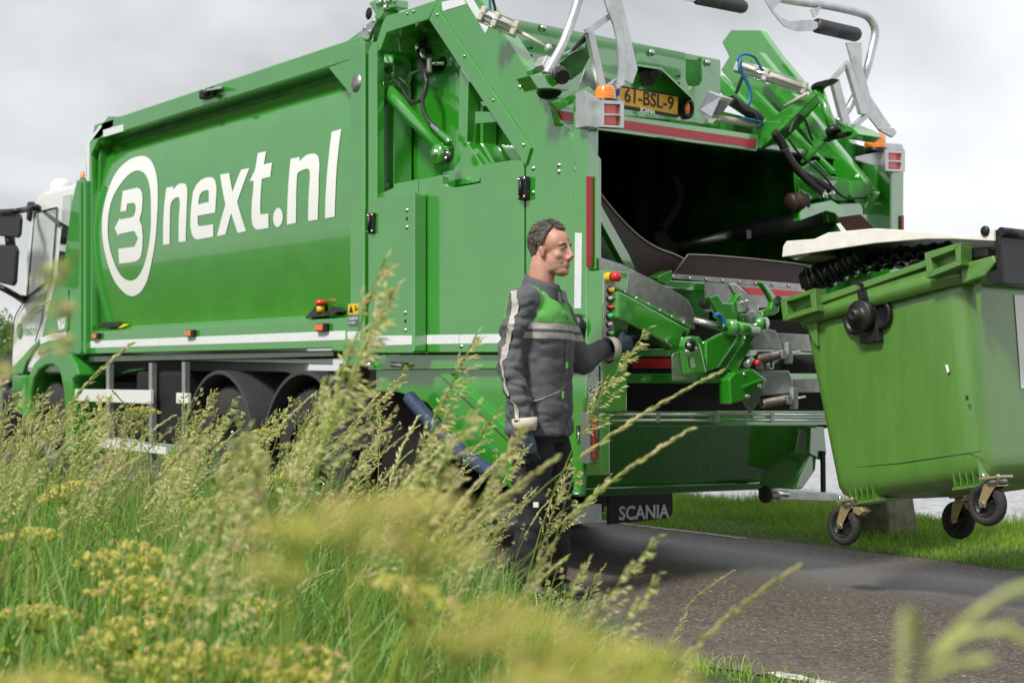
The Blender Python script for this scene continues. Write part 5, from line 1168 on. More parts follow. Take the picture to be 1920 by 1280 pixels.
# --- head
E_=lambda f,l,z,rf,rl,rz,rot=None: b.ell(h(f,l,z),(rf,rl,rz),20,14,rot=HR if rot is None else HR@rot)
E_(-.020,0,.055,.100,.076,.088); E_(-.055,0,.03,.060,.066,.075)
E_(.030,0,.045,.062,.066,.070); E_(.045,0,-.02,.048,.056,.085)
E_(.036,0,-.072,.054,.054,.042); E_(.030,.026,-.045,.050,.032,.050); E_(.030,-.026,-.045,.050,.032,.050); E_(.055,0,-.098,.040,.040,.026); E_(.078,0,-.104,.018,.020,.017)
E_(.02,.038,-.07,.045,.014,.032,Matrix.Rotation(.15,3,'Y')); E_(.02,-.038,-.07,.045,.014,.032,Matrix.Rotation(.15,3,'Y'))
E_(.080,0,.034,.016,.050,.011)
for s_ in(1,-1):
    E_(.058,.040*s_,-.022,.024,.020,.022); E_(.070,.030*s_,.030,.016,.018,.008); E_(.066,.022*s_,-.045,.020,.016,.020)
b.tube([h(.088,0,.028),h(.100,0,.004),h(.112,0,-.018),h(.119,0,-.030)],[.011,.011,.013,.014],n=12)
E_(.103,0,-.038,.020,.014,.009)
for s_ in(1,-1): E_(.104,.013*s_,-.036,.013,.008,.009)
E_(.086,0,-.056,.014,.022,.008); E_(.088,0,-.068,.011,.024,.0065); E_(.084,0,-.079,.012,.021,.007); E_(.078,0,-.09,.012,.022,.010)
for s_ in(1,-1):
    E_(-.012,.072*s_,-.004,.014,.009,.029,Matrix.Rotation(-.2,3,'Y')); E_(-.018,.078*s_,.010,.012,.006,.015)
body=b.obj('body','skin',man); remesh(body,.0052,5,.45)
# eye sockets, eyes, brows, lips
for s_ in(1,-1):
    B().ell(h(.0735,.030*s_,.010),(.0105,.0125,.0062),14,10,HR).obj('eyeball','lidwhite',body)
    B().ell(h(.0828,.0305*s_,.010),(.0035,.0068,.0058),12,8,HR).obj('iris','hair',body)
    B().tube([h(.080,.016*s_,.016),h(.0855,.030*s_,.0185),h(.074,.046*s_,.012)],[.003,.0042,.003],n=8).obj('upper_eyelid','skin',body)
    B().tube([h(.079,.018*s_,.003),h(.083,.030*s_,.001),h(.073,.044*s_,.005)],[.003,.0035,.003],n=8).obj('lower_eyelid','skin',body)
    B().tube([h(.092,.012*s_,.032),h(.092,.030*s_,.038),h(.074,.050*s_,.030)],[.003,.0048,.002],n=8).obj('eyebrow','hair',body)
    B().tube([h(.072,.033*s_,-.036),h(.078,.035*s_,-.052),h(.072,.033*s_,-.068)],[.002,.0035,.001],n=6).obj('smile_fold','skin',body)
M['lip']=mat('lips',(0.36,0.13,0.11),0.45)
B().tube([h(.078,-.026,-.064),h(.0955,-.012,-.0655),h(.0985,0,-.066),h(.0955,.012,-.0655),h(.078,.026,-.064)],[.0015,.003,.0035,.003,.0015],n=8).obj('upper_lip','lip',body)
B().tube([h(.079,-.022,-.070),h(.094,-.011,-.0745),h(.0965,0,-.0755),h(.094,.011,-.0745),h(.079,.022,-.070)],[.0015,.0035,.004,.0035,.0015],n=8).obj('lower_lip','lip',body)
# --- hair: shell plus strands
def hairpt(th,ph,k=1.0):   # th from crown down, ph around: 0 = front
    x=-.020+.106*math.sin(th)*math.cos(ph)*k; y=.084*math.sin(th)*math.sin(ph)*k; z=.056+.098*math.cos(th)*k
    if z<.03: x+= .16*(.03-z)*(1 if x<-.02 else .2); x=min(x,.03)
    if th>1.9 and x<.0: z-=.045*(th-1.9)/.8
    return x,y,z
def hairline(ph):          # how far down the hair reaches, by direction
    a=abs((ph+PI)%(2*PI)-PI)
    return float(np.interp(a,[0,.45,.8,1.15,1.45,1.75,2.2,PI],[.98,.92,.70,1.12,1.80,1.62,2.60,2.72]))
b=B(); nth,nph=16,48; vs=[]
for i in range(nth+1):
    for j in range(nph):
        ph=2*PI*j/nph; th=hairline(ph)*i/nth; x,y,z=hairpt(th,ph); vs.append(h(x,y,z))
b.add(vs,[[i*nph+j,(i+1)*nph+j,(i+1)*nph+(j+1)%nph,i*nph+(j+1)%nph] for i in range(nth) for j in range(nph)],True)
hair=b.obj('hair','hair',man,solid=.008)
b=B(); rr=random.Random(3)
for k in range(3600):
    ph=rr.uniform(0,2*PI); mx_=hairline(ph); th=mx_*math.sqrt(rr.uniform(.02,1)); x,y,z=hairpt(th,ph,1.02); 
    th2=th+rr.uniform(.08,.20); x2,y2,z2=hairpt(min(th2,mx_+.10),ph+rr.uniform(-.18,.18),1.02+rr.uniform(0,.05)*(1.3 if th<1.1 else .7))
    x2-=.012
    if th<.75: z2+=.004+rr.uniform(0,.010); 
    p0=h(x,y,z); p1=h(x2,y2,z2); sd_=(p1-p0).cross(Vector((rr.uniform(-1,1),rr.uniform(-1,1),rr.uniform(-1,1)))); 
    if sd_.length<1e-7: continue
    sd_=sd_.normalized()*.0014; mid=(p0+p1)/2+(p0-HC).normalized()*.004
    b.add([p0-sd_,p0+sd_,mid+sd_,p1,mid-sd_],[[0,1,2,4],[4,2,3]])
M['hair2']=mat('grey_hair_strands',(0.16,0.145,0.13),0.55,noise=0.9,nscale=220,dirt=(0.03,0.025,0.02))
b.obj('hair_strands','hair2',hair,norm=False)
b=B()
for k in range(0):     # stubble-short hair at the temple and jaw is left to skin noise; sideburn only
    s_=-1 if k%2 else 1; f=rr.uniform(-.010,.012); z=rr.uniform(-.035,.03); p0=h(f,s_*.072,z); p1=p0+h(.002,s_*.003,-.010)-h(0,0,0)
    b.add([p0,p0+HF*.0012,p1],[[0,1,2]])
# --- jacket
b=B()
js=[(.815,.0,.158,.218),(.84,.0,.160,.222),(.95,.0,.152,.214),(1.08,.0,.150,.208),(1.2,.0,.155,.215),(1.32,-.004,.160,.232),(1.42,-.012,.148,.236),(1.465,-.018,.125,.200),(1.50,-.018,.100,.145),(1.535,-.012,.084,.098)]
b.loft([ring(m(f,0,z),FA,LA,a,c) for z,f,a,c in js])
b.tube([m(-.015,-.12,1.475),RS,RS.lerp(RE,.4)+FA*-.012,RE,RE.lerp(RW,.5)+LA*-.004,RW],[.084,.084,.076,.068,.062,.054],n=20)
b.tube([m(-.005,.12,1.465),LS,LS.lerp(LE,.5),LE,LE.lerp(LW,.5),LW],[.085,.086,.078,.070,.060,.050],n=20)
jk=b.obj('jacket','cloth',man); remesh(jk,.009,6,.5)
# creases pushed into the cloth (real relief, strongest on the sleeves and at the waist)
from mathutils import noise as mn
nrmv=[v.normal.copy() for v in jk.data.vertices]
for v,nn in zip(jk.data.vertices,nrmv):
    p=v.co; w=max(0,(p-m(0,0,p.z)).dot(-LA)-.16)*6; w=min(1,.35+w+(.4 if p.z<.98 else 0))
    rg=1-abs(mn.noise(Vector((p.x*7+p.z*4,p.y*7-p.z*3,p.z*11))))*2.4; rg2=1-abs(mn.noise(Vector((p.x*5-p.z*7,p.y*5,p.z*8+3))))*2.6
    v.co+=nn*(-max(0,rg-.45)*.016*w-max(0,rg2-.5)*.012*w+mn.noise(Vector((p.x*6,p.y*6,p.z*17)))*.016*w+mn.noise(Vector((p.x*14+4,p.y*14,p.z*30)))*.008*w+ .003*w*math.sin(p.z*62+mn.noise(p*9)*4+p.x*20)*(1 if abs((p-m(0,0,p.z)).dot(LA))>.2 else .25))
# shader: green yoke on torso above the tapes, silver bands; all by height and side in the man's own frame
jm=M['cloth'].copy(); jm.name='jacket_fabric'; t=jm.node_tree; pb=t.nodes['Principled BSDF']
gm=t.nodes.new('ShaderNodeNewGeometry')
def vm(op,a,v):
    n=t.nodes.new('ShaderNodeVectorMath'); n.operation=op; t.links.new(a,n.inputs[0]); n.inputs[1].default_value=v; return n
tcj=t.nodes.new('ShaderNodeTexCoord')
oz=t.nodes.new('ShaderNodeSeparateXYZ'); t.links.new(tcj.outputs['Object'],oz.inputs[0])
dl=vm('DOT_PRODUCT',vm('SUBTRACT',tcj.outputs['Object'],tuple(PBS)).outputs[0],tuple(LA)).outputs['Value']
df=vm('DOT_PRODUCT',vm('SUBTRACT',tcj.outputs['Object'],tuple(PBS)).outputs[0],tuple(FA)).outputs['Value']
def mth(op,a,b_=None,c=None):
    n=t.nodes.new('ShaderNodeMath'); n.operation=op
    for i,v in enumerate((a,b_,c)):
        if v is None: continue
        if isinstance(v,(int,float)): n.inputs[i].default_value=v
        else: t.links.new(v,n.inputs[i])
    return n.outputs[0]
# sleeve seam: a slanted armhole line; shoulders (yoke) keep green on top
z=oz.outputs['Z']; al=mth('ABSOLUTE',dl)
seam=mth('ADD',mth('MULTIPLY',mth('SUBTRACT',z,1.30),-.30),.242)      # |l| limit of the torso panel, narrowing upwards
tor=mth('LESS_THAN',al,seam)
gre=mth('MAXIMUM',mth('MULTIPLY',tor,mth('GREATER_THAN',z,1.372)),mth('MULTIPLY',mth('LESS_THAN',df,-.075),mth('GREATER_THAN',z,1.385)))
def band(lo,hi): return mth('MULTIPLY',mth('GREATER_THAN',z,lo),mth('LESS_THAN',z,hi))
sv=mth('MULTIPLY',mth('LESS_THAN',al,mth('ADD',seam,.02)),mth('MAXIMUM',band(1.338,1.368),band(1.292,1.322)))
zip_=mth('MULTIPLY',mth('LESS_THAN',al,.0035),mth('GREATER_THAN',df,0.03))
def mixj(f,a,b_):
    n=t.nodes.new('ShaderNodeMix'); n.data_type='RGBA'; t.links.new(f,n.inputs['Factor'])
    for k,v in(('A',a),('B',b_)):
        if isinstance(v,tuple): n.inputs[k].default_value=v+(1,)
        else: t.links.new(v,n.inputs[k])
    return n.outputs['Result']
basec=pb.inputs['Base Color'].links[0].from_socket
colr=mixj(gre,basec,(0.115,0.40,0.075)); colr=mixj(sv,colr,(0.40,0.375,0.34)); colr=mixj(zip_,colr,(0.01,0.01,0.01))
t.links.new(colr,pb.inputs['Base Color'])
jk.data.materials.clear(); jk.data.materials.append(jm)
# silver tape down the right sleeve
def ribbon(P,w,side,m_,name,parent,off=0.0,sub=8):
    Q=[]
    for i in range(len(P)-1):
        for k in range(sub): Q.append(P[i].lerp(P[i+1],k/sub))
    Q.append(P[-1]); vs=[]
    for q in Q: vs+=[q-side*w/2,q+side*w/2]
    n=len(Q); bb=B(); bb.add(vs,[[2*i,2*i+1,2*i+3,2*i+2] for i in range(n-1)],True); return bb.obj(name,m_,parent)
def snap(o,target,off=.003):
    s=o.modifiers.new('wrap','SHRINKWRAP'); s.target=target; s.wrap_method='NEAREST_SURFACEPOINT'; s.wrap_mode='ABOVE_SURFACE'; s.offset=off
def sleevept(t_,out,fw):
    pts=[RS+Vector((0,0,.075)),RS.lerp(RE,.35),RE,RE.lerp(RW,.5),RW]; 
    x=t_*(len(pts)-1); i=min(int(x),len(pts)-2); return pts[i].lerp(pts[i+1],x-i)-LA*out+FA*fw
Pt=[sleevept(i/14,.12 if i>0 else .05,-.03+.035*math.sin(i*.5)) for i in range(15)]
rb=ribbon(Pt,.042,FA,'silver','sleeve_tape',jk); snap(rb,jk,.003)
# back hem and sleeve ends of tape on the back
# pocket piping, zip pull, collar
for P in ([m(.155,-.16,1.005),m(.16,-.05,.93)],): pass
pp=B(); A_=m(.19,-.045,1.06); Bp=m(.06,-.235,.985)
Q=[A_.lerp(Bp,k/10) for k in range(11)]; o=B().tube(Q,.0028,n=6,smooth=False).obj('pocket_piping','silver',jk); snap(o,jk,.001)
o=B().box(m(.165,-.115,1.02),(.008,.008,.035)).obj('zip_pull','yoke',jk)
Q=[m(.2,-.07,1.30-k*.02) for k in range(10)]; o=B().tube(Q,.004,n=6,smooth=False).obj('chest_pocket_zip','black',jk); snap(o,jk,.001)
B().box(m(.172,-.082,1.165),(.008,.008,.03)).obj('zip_pull','yoke',jk)
b=B(); secs=[]
for z_,ra,rb_,fo in((1.49,.102,.116,-.012),(1.53,.090,.094,-.004),(1.57,.084,.084,.0),(1.59,.088,.086,.002)):
    c=m(fo,0,z_); secs.append([c+FA*(ra*math.cos(2*PI*k/32))+LA*(rb_*math.sin(2*PI*k/32))+Vector((0,0,-.030*math.cos(2*PI*k/32))) for k in range(32)])
b.loft(secs,cap=False); b.obj('collar','cloth',jk,solid=.012)
b=B(); b.prism([m(.082,-.010,1.545),m(.108,-.02,1.52),m(.118,-.018,1.47),m(.095,-.01,1.48)],LA*.012); b.obj('collar_flap','cloth',jk,bevel=.003)
b=B(); b.prism([m(.085,.012,1.55),m(.118,.03,1.53),m(.130,.026,1.47),m(.095,.014,1.48)],LA*.012); b.obj('collar_flap','cloth',jk,bevel=.003)
# --- trousers
b=B()
b.loft([ring(m(f,0,z_),FA,LA,a,c) for z_,f,a,c in((.78,0,.125,.185),(.86,0,.130,.19),(.95,0,.125,.18))])
b.tube([m(.0,-.09,.86),m(.005,-.105,.62),m(.01,-.115,.42),m(-.03,-.12,.10)],[.118,.100,.082,.078],n=20)
b.tube([m(.01,.09,.86),m(.045,.10,.62),m(.05,.11,.42),m(.03,.115,.10)],[.112,.098,.080,.076],n=20)
tr_=b.obj('trousers','trouser',man); remesh(tr_,.010,5,.5)
for v in tr_.data.vertices:
    p=v.co; v.co+=v.normal*(mn.noise(Vector((p.x*7,p.y*7,p.z*13)))*.012+.004*math.sin(p.z*55+mn.noise(p*8)*5))
lb=S(990,932,-.64); 
b=B().prism([m(.06,-.215,.50),m(.082,-.205,.50),m(.082,-.205,.475),m(.06,-.215,.475)],-LA*.012); b.obj('trouser_label','decal',tr_)
# --- boots
for s_,f0 in((-1,-.04),(1,.03)):
    b=B(); b.loft([ring(m(f0+x,s_*.125,z_),LA,Vector((0,0,1)),w,hh) for x,z_,w,hh in((-.09,.055,.035,.05),(-.04,.06,.045,.058),(.05,.055,.047,.05),(.13,.042,.048,.04),(.20,.036,.035,.03))]); b.tube([m(f0-.03,s_*.125,.05),m(f0-.03,s_*.125,.2)],[.052,.055],n=14)
    o=b.obj('boot','boot',man); remesh(o,.010,3)
    bb=B().prism([m(f0-.13,s_*.125-.045,.0),m(f0+.2,s_*.125-.045,.0),m(f0+.23,s_*.125,.0),m(f0+.2,s_*.125+.045,.0),m(f0-.13,s_*.125+.045,.0)],(0,0,.022)); bb.obj('sole','rubber',o,bevel=.004)
# --- gloves: palm, four bent fingers of unequal length, thumb from the side of the palm
def glove(wrist,dirp,pn,thumb,curl,name,spread=.0,index_out=False):
    d=Vector(dirp).normalized(); n_=Vector(pn); n_=(n_-d*n_.dot(d)).normalized(); s_=d.cross(n_)*thumb   # n_: palm side; s_: towards the thumb
    b=B()
    b.loft([ring(wrist+d*x+n_*(-.0),s_,n_,w,t_,20) for x,w,t_ in((-.02,.036,.030),(.01,.036,.026),(.045,.047,.022),(.085,.050,.020),(.100,.046,.017))])
    for k,(off,L_) in enumerate(((.036,.082),(.012,.092),(-.013,.085),(-.036,.068))):
        p=wrist+d*.085+s_*off; P=[p]; a=0; dd=d+s_*(off*spread*10); dd.normalize()
        cl=curl*(1+.12*k); 
        if index_out and k==0: cl=curl*.35
        for q,fr in enumerate((.42,.32,.26)):
            a+=cl*(1 if q else .8); v=dd*math.cos(a)+n_*math.sin(a); p=p+v*L_*fr; P.append(p)
        b.rings(P,[.0125,.0122,.0115,.0098],10); b.ell(P[-1],(.0098,)*3,10,6)
    t0=wrist+d*.03+s_*.035; t1=t0+d*.035+s_*.025+n_*.012; t2=t1+d*.032+s_*.004+n_*.016; t3=t2+d*.024-s_*.006+n_*.012
    b.rings([t0,t1,t2,t3],[.018,.015,.014,.011],10); b.ell(t3,(.011,)*3,10,6)
    o=b.obj(name,'glove',man); remesh(o,.0042,3,.5)
    cf=B().loft([ring(wrist+d*x,s_,n_,w,t_,22,2.0) for x,w,t_ in((-.075,.062,.055),(-.045,.058,.050),(-.012,.050,.040))],cap=False).obj('glove_cuff','cuffin',o,solid=.004)
    return o
glove(RW+Vector((0,0,-.055))+FA*.004,FA*.12+Vector((0,0,-1)),LA,-1,.42,'glove')
hp_=R(1128,643,bx0+.03)
LW2=Vector((bx0+.055,.055,1.272))
glove(LW2,Vector((-.10,1.0,.18)),Vector((-1,-.1,-.1)),1,.38,'glove',.02,True)
# ================================================================== vegetation
def plantmat(name,stops,trans=.35,rough=.55):
    mt=bpy.data.materials.new(name); mt.use_nodes=True; t=mt.node_tree; b=t.nodes['Principled BSDF']; out=t.nodes['Material Output']
    at=t.nodes.new('ShaderNodeAttribute'); at.attribute_name='rnd'
    r=t.nodes.new('ShaderNodeValToRGB'); el=r.color_ramp.elements
    while len(el)<len(stops): el.new(.5)
    for q,(p,c) in zip(el,stops): q.position=p; q.color=tuple(c)+(1,)
    t.links.new(at.outputs['Fac'],r.inputs[0]); t.links.new(r.outputs[0],b.inputs['Base Color']); b.inputs['Roughness'].default_value=rough
    b.inputs['Specular IOR Level'].default_value=.35
    tr=t.nodes.new('ShaderNodeBsdfTranslucent'); t.links.new(r.outputs[0],tr.inputs[0])
    mx_=t.nodes.new('ShaderNodeMixShader'); mx_.inputs[0].default_value=trans
    t.links.new(b.outputs[0],mx_.inputs[1]); t.links.new(tr.outputs[0],mx_.inputs[2]); t.links.new(mx_.outputs[0],out.inputs[0])
    return mt
M['blades']=plantmat('grass_blades',[(0,(0.06,0.15,0.02)),(.35,(0.13,0.29,0.04)),(.65,(0.24,0.42,0.06)),(.85,(0.32,0.48,0.15)),(1,(0.58,0.54,0.26))])
M['heads']=plantmat('grass_seed_heads',[(0,(0.18,0.30,0.045)),(.48,(0.34,0.42,0.09)),(.52,(0.44,0.52,0.15)),(.8,(0.72,0.72,0.34)),(1,(0.74,0.60,0.44))],.3,.6)
M['shortgrass']=plantmat('verge_grass',[(0,(0.08,0.19,0.02)),(.5,(0.24,0.44,0.04)),(.85,(0.38,0.56,0.08)),(1,(0.55,0.52,0.22))],.4)
M['umbel']=plantmat('umbel_flowers',[(0,(0.34,0.42,0.06)),(.4,(0.74,0.70,0.14)),(.8,(0.95,0.88,0.34)),(1,(0.72,0.50,0.26))],.55)
M['leafy']=plantmat('leaves',[(0,(0.05,0.12,0.02)),(.6,(0.10,0.20,0.03)),(1,(0.20,0.27,0.06))],.35)
def npmesh(name,V,F,att,m_,smooth=True):
    V=np.asarray(V,dtype=np.float32).reshape(-1,3); F=np.asarray(F,dtype=np.int32); k=F.shape[1]
    me=bpy.data.meshes.new(name); me.vertices.add(len(V)); me.vertices.foreach_set('co',V.ravel())
    me.loops.add(F.size); me.loops.foreach_set('vertex_index',F.ravel()); me.polygons.add(len(F))
    me.polygons.foreach_set('loop_start',np.arange(0,F.size,k,dtype=np.int32)); me.polygons.foreach_set('use_smooth',np.ones(len(F),bool) if smooth else np.zeros(len(F),bool))
    me.update(calc_edges=True); a=me.attributes.new('rnd','FLOAT','POINT'); a.data.foreach_set('value',np.asarray(att,dtype=np.float32)); me.materials.append(M[m_])
    return me
def npobj(name,*a,**k):
    o=bpy.data.objects.new(name,npmesh(name,*a,**k)); col.objects.link(o); return o
def blades(x,y,z0,h,w,bend,az,rnd,seg=4,fold=None):
    n=len(x); t=np.linspace(0,1,seg+1)[None,:]
    hx=bend*h; px_=x[:,None]+np.cos(az)[:,None]*(hx[:,None]*t**2.2); py_=y[:,None]+np.sin(az)[:,None]*(hx[:,None]*t**2.2)
    pz=z0[:,None]+h[:,None]*(t-.35*np.minimum(bend,1.4)[:,None]*t**3)
    wd=w[:,None]*(1-t**1.7)*np.minimum(1,.5+2*t)+.0003; sa=rng.uniform(0,PI,n); sx=np.cos(sa)[:,None]*wd/2; sy=np.sin(sa)[:,None]*wd/2
    V=np.empty((n,seg+1,2,3),np.float32); V[:,:,0,0]=px_-sx; V[:,:,0,1]=py_-sy; V[:,:,0,2]=pz; V[:,:,1,0]=px_+sx; V[:,:,1,1]=py_+sy; V[:,:,1,2]=pz
    b0=(np.arange(n)*(seg+1)*2)[:,None]+np.arange(seg)[None,:]*2
    F=np.stack([b0,b0+1,b0+3,b0+2],-1).reshape(-1,4); return V.reshape(-1,3),F,np.repeat(rnd,(seg+1)*2)
# dense mass height, depends on where on the verge the plants stand: tall along the lorry, low by the bend of the verge
SX=[-900,0,200,350,450,600,700,800,900,1000,1100,1200,1300,1450,2200,3200]; SY=[850,845,860,830,805,850,915,955,990,1035,1095,1190,1310,1450,1750,2300]
def zdense(u,d): 
    px_=960+3010*u; return 1.05-(np.interp(px_,SX,SY)-731)/3010*d
def scatter(n,u0,u1,d0,d1,pw=1.0):
    d=np.sqrt(rng.uniform(d0*d0,d1*d1,n)) if pw==1.0 else d0+(d1-d0)*rng.uniform(0,1,n)**pw
    u=rng.uniform(u0,u1,n); lat=u*d
    x=CAM.x+RGT.x*lat+FWD.x*d; y=CAM.y+RGT.y*lat+FWD.y*d
    return x,y,u,d
def keep(x,y,u,d,zt,ymax=-1.12):
    k=(y<ymax+0.06*np.sin(x*3))&(zt>.08); return k
LEAN=math.atan2(RGT.y,RGT.x)
# --- broad and fine blades
parts=[]
for n,wlo,whi,hlo,hhi,d0 in((34000,.004,.008,.40,1.0,1.9),(11000,.008,.015,.35,.95,1.9),(2600,.014,.024,.4,.85,2.1)):
    x,y,u,d=scatter(n,-.42,.34,d0,13.5); zt=zdense(u,d); k=keep(x,y,u,d,zt); x,y,u,d,zt=[q[k] for q in(x,y,u,d,zt)]
    h=zt*rng.uniform(hlo,hhi,len(x)); az=LEAN+rng.normal(0,1.7,len(x))
    parts.append(blades(x,y,np.full(len(x),.0),np.maximum(h,.05),rng.uniform(wlo,whi,len(x))*(1+.05*d),np.abs(rng.normal(.38 if whi<.02 else .8,.35,len(x))),az,np.clip(rng.normal(.5,.27,len(x)),0,1)))
# rest of the verge, for the reflections in the paint and for other viewpoints
n=60000; x=np.concatenate([rng.uniform(-14,12,48000),rng.uniform(-30,18,12000)]); y=-1.15-rng.uniform(0,1,n)**1.3*9.5; dd=(x-CAM.x)*FWD.x+(y-CAM.y)*FWD.y; ll_=(x-CAM.x)*RGT.x+(y-CAM.y)*RGT.y
k=~((dd>-.3)&(np.abs(ll_)<.45*np.maximum(dd,0)+.5)); x,y=x[k],y[k]
h=rng.uniform(.25,.75,len(x)); parts.append(blades(x,y,np.zeros(len(x)),h,rng.uniform(.008,.02,len(x)),rng.uniform(.1,.6,len(x)),rng.uniform(0,6.28,len(x)),rng.uniform(.1,.9,len(x)),3))
def merge(parts):
    V=[];F=[];A=[];o=0
    for v,f,a in parts: V.append(v);F.append(f+o);A.append(a);o+=len(v)
    return np.concatenate(V),np.concatenate(F),np.concatenate(A)
tag(npobj('tall_grass',*merge(parts),'blades'),'tall green meadow grass filling the near roadside verge','grass',kind='stuff')
# --- flowering grass stalks
def template(kind,seed):
    r=random.Random(seed); V=[];F=[];A=[]
    def quad(a,b,c,d,col_): 
        o=len(V); V.extend([a,b,c,d]); F.append([o,o+1,o+2,o+3]); A.extend([col_]*4)
    def axis(t): # stem of unit height that nods to +x
        dr={'open':.16,'nod':.34,'tuft':.10}[kind]*(1+.4*bendk); return Vector((dr*max(0,t-.25)**2*1.6,.02*math.sin(t*3+seed),t-.22*dr*3*max(0,t-.6)**2*(2.2 if kind=='nod' else 1)))
    bendk=r.uniform(-.5,1)
    K=10; w=.0016
    for s_ in(0,1):
        for i in range(K):
            a,b=axis(i/K),axis((i+1)/K); o=Vector((w,0,0)) if s_ else Vector((0,w,0)); quad(a-o,a+o,b+o,b-o,r.uniform(.1,.42))
    def spik(p,d,L,wd):
        d=d.normalized(); sd=d.orthogonal().normalized(); sd=Matrix.Rotation(r.uniform(0,PI),3,d)@sd; c=r.uniform(.55,1)
        for q in(sd,d.cross(sd)): quad(p,p+d*L*.45+q*wd,p+d*L,p+d*L*.45-q*wd,c)
    t0={'open':.72,'nod':.76,'tuft':.82}[kind]
    if kind=='open':
        for i in range(9):
            t=t0+(1-t0)*i/9; a=axis(t); 
            for j in range(3):
                ph=r.uniform(0,2*PI); L=.085*(1-i/11)*r.uniform(.5,1.1); d=Vector((math.cos(ph)*.8+.75,math.sin(ph)*.8,.85)).normalized(); e=a+d*L; mid=a+d*L*.5+Vector((0,0,.006))
                o=Vector((.0006,0,0)); quad(a-o,a+o,e+o,e-o,.3)
                for q in range(7): pt=a.lerp(e,.25+.75*q/6); spik(pt,d+Vector((r.uniform(-.2,.8),r.uniform(-.4,.4),r.uniform(-1.2,-.1))),r.uniform(.013,.022),.0021)
        for q in range(8): spik(axis(.93+q*.01),Vector((.5,r.uniform(-.5,.5),r.uniform(-.2,1))),.018,.0021)
    elif kind=='nod':
        for i in range(60):
            t=t0+(1-t0)*i/60; a=axis(t); b=axis(min(1,t+.03)); d=(b-a).normalized()+Vector((r.uniform(-.35,.35),r.uniform(-.35,.35),r.uniform(-.5,.1))); spik(a,d,r.uniform(.016,.028)*(1.1-.5*i/60),.0036)
    else:
        for i in range(6):
            t=t0+(1-t0)*i/6; a=axis(t); ph=r.uniform(0,2*PI); L=.045*(1-i/8); c=a+Vector((math.cos(ph)*L+.01,math.sin(ph)*L,L*.7)); o=Vector((.0008,0,0)); quad(a-o,a+o,c+o,c-o,.3)
            for q in range(16): 
                d=Vector((r.uniform(-1,1)+.3,r.uniform(-1,1),r.uniform(-.8,1))); spik(c+d*.004,d,.011,.0028)
    # one long leaf
    return np.array([tuple(v) for v in V],np.float32),np.array(F,np.int32),np.array(A,np.float32)
TPL=[template('open',1),template('open',2),template('open',5),template('nod',3),template('nod',4),template('tuft',6),template('tuft',7)]
def place(tpl,X,Y,Hh,yaw,lean):
    V,F,A=tpl; n=len(X); c,s=np.cos(yaw),np.sin(yaw)
    vx=V[None,:,0]+lean[:,None]*V[None,:,2]**1.5; vy=np.broadcast_to(V[None,:,1],vx.shape); sc=Hh[:,None]; wsc=np.minimum(sc,1.15)
    P=np.empty((n,len(V),3),np.float32); P[:,:,0]=X[:,None]+(c[:,None]*vx-s[:,None]*vy)*wsc; P[:,:,1]=Y[:,None]+(s[:,None]*vx+c[:,None]*vy)*wsc; P[:,:,2]=V[None,:,2]*sc
    Fo=(F[None]+(np.arange(n)*len(V))[:,None,None]).reshape(-1,4); Aa=np.clip(A[None,:]+rng.normal(0,.05,(n,1)),0,1)
    Aa=np.where(A[None,:]<.5,np.minimum(Aa,.49),np.maximum(Aa,.51)); return P.reshape(-1,3),Fo,Aa.ravel()
parts=[]
N_=820
x,y,u,d=scatter(N_,-.40,.13,2.3,13.2); zt=zdense(u,d)
pxx=960+3010*u; extra=np.interp(pxx,[0,350,450,600,800,1000,1150,1300],[100,105,130,165,200,150,150,110])
k=keep(x,y,u,d,zt,-1.08)&(rng.uniform(0,1,len(x))<np.interp(pxx,[0,600,750,1000,1150,1250,1300],[1,1,.85,.6,.35,.25,.1])); k&=~((pxx>1060)&(pxx<1165)&(rng.uniform(0,1,len(pxx))<.7)); x,y,u,d,zt,extra=[q[k] for q in(x,y,u,d,zt,extra)]
top=zt+(rng.uniform(0,1,len(x))**1.6*1.5-.4)*extra/3010*d*1.0
top=np.clip(top,.25,1.5); yaw=LEAN+rng.normal(0,.8,len(x)); lean=np.abs(rng.normal(.14,.12,len(x)))
kinds=rng.choice(len(TPL),len(x),p=[.2,.18,.2,.13,.12,.09,.08])
for i,tp in enumerate(TPL):
    q=kinds==i; parts.append(place(tp,x[q],y[q],top[q],yaw[q],lean[q]))
n=500; x=rng.uniform(-24,14,n); y=-1.3-rng.uniform(0,1,n)*8; dd=(x-CAM.x)*FWD.x+(y-CAM.y)*FWD.y; ll_=(x-CAM.x)*RGT.x+(y-CAM.y)*RGT.y
k=~((dd>-.3)&(np.abs(ll_)<.42*np.maximum(dd,0)+.5)); parts.append(place(TPL[0],x[k],y[k],rng.uniform(.6,1,k.sum()),rng.uniform(0,6,k.sum()),rng.uniform(.05,.3,k.sum())))
tag(npobj('flowering_grass',*merge(parts),'heads'),'pale seed heads of flowering grasses leaning to the right over the verge','grass heads',kind='stuff')
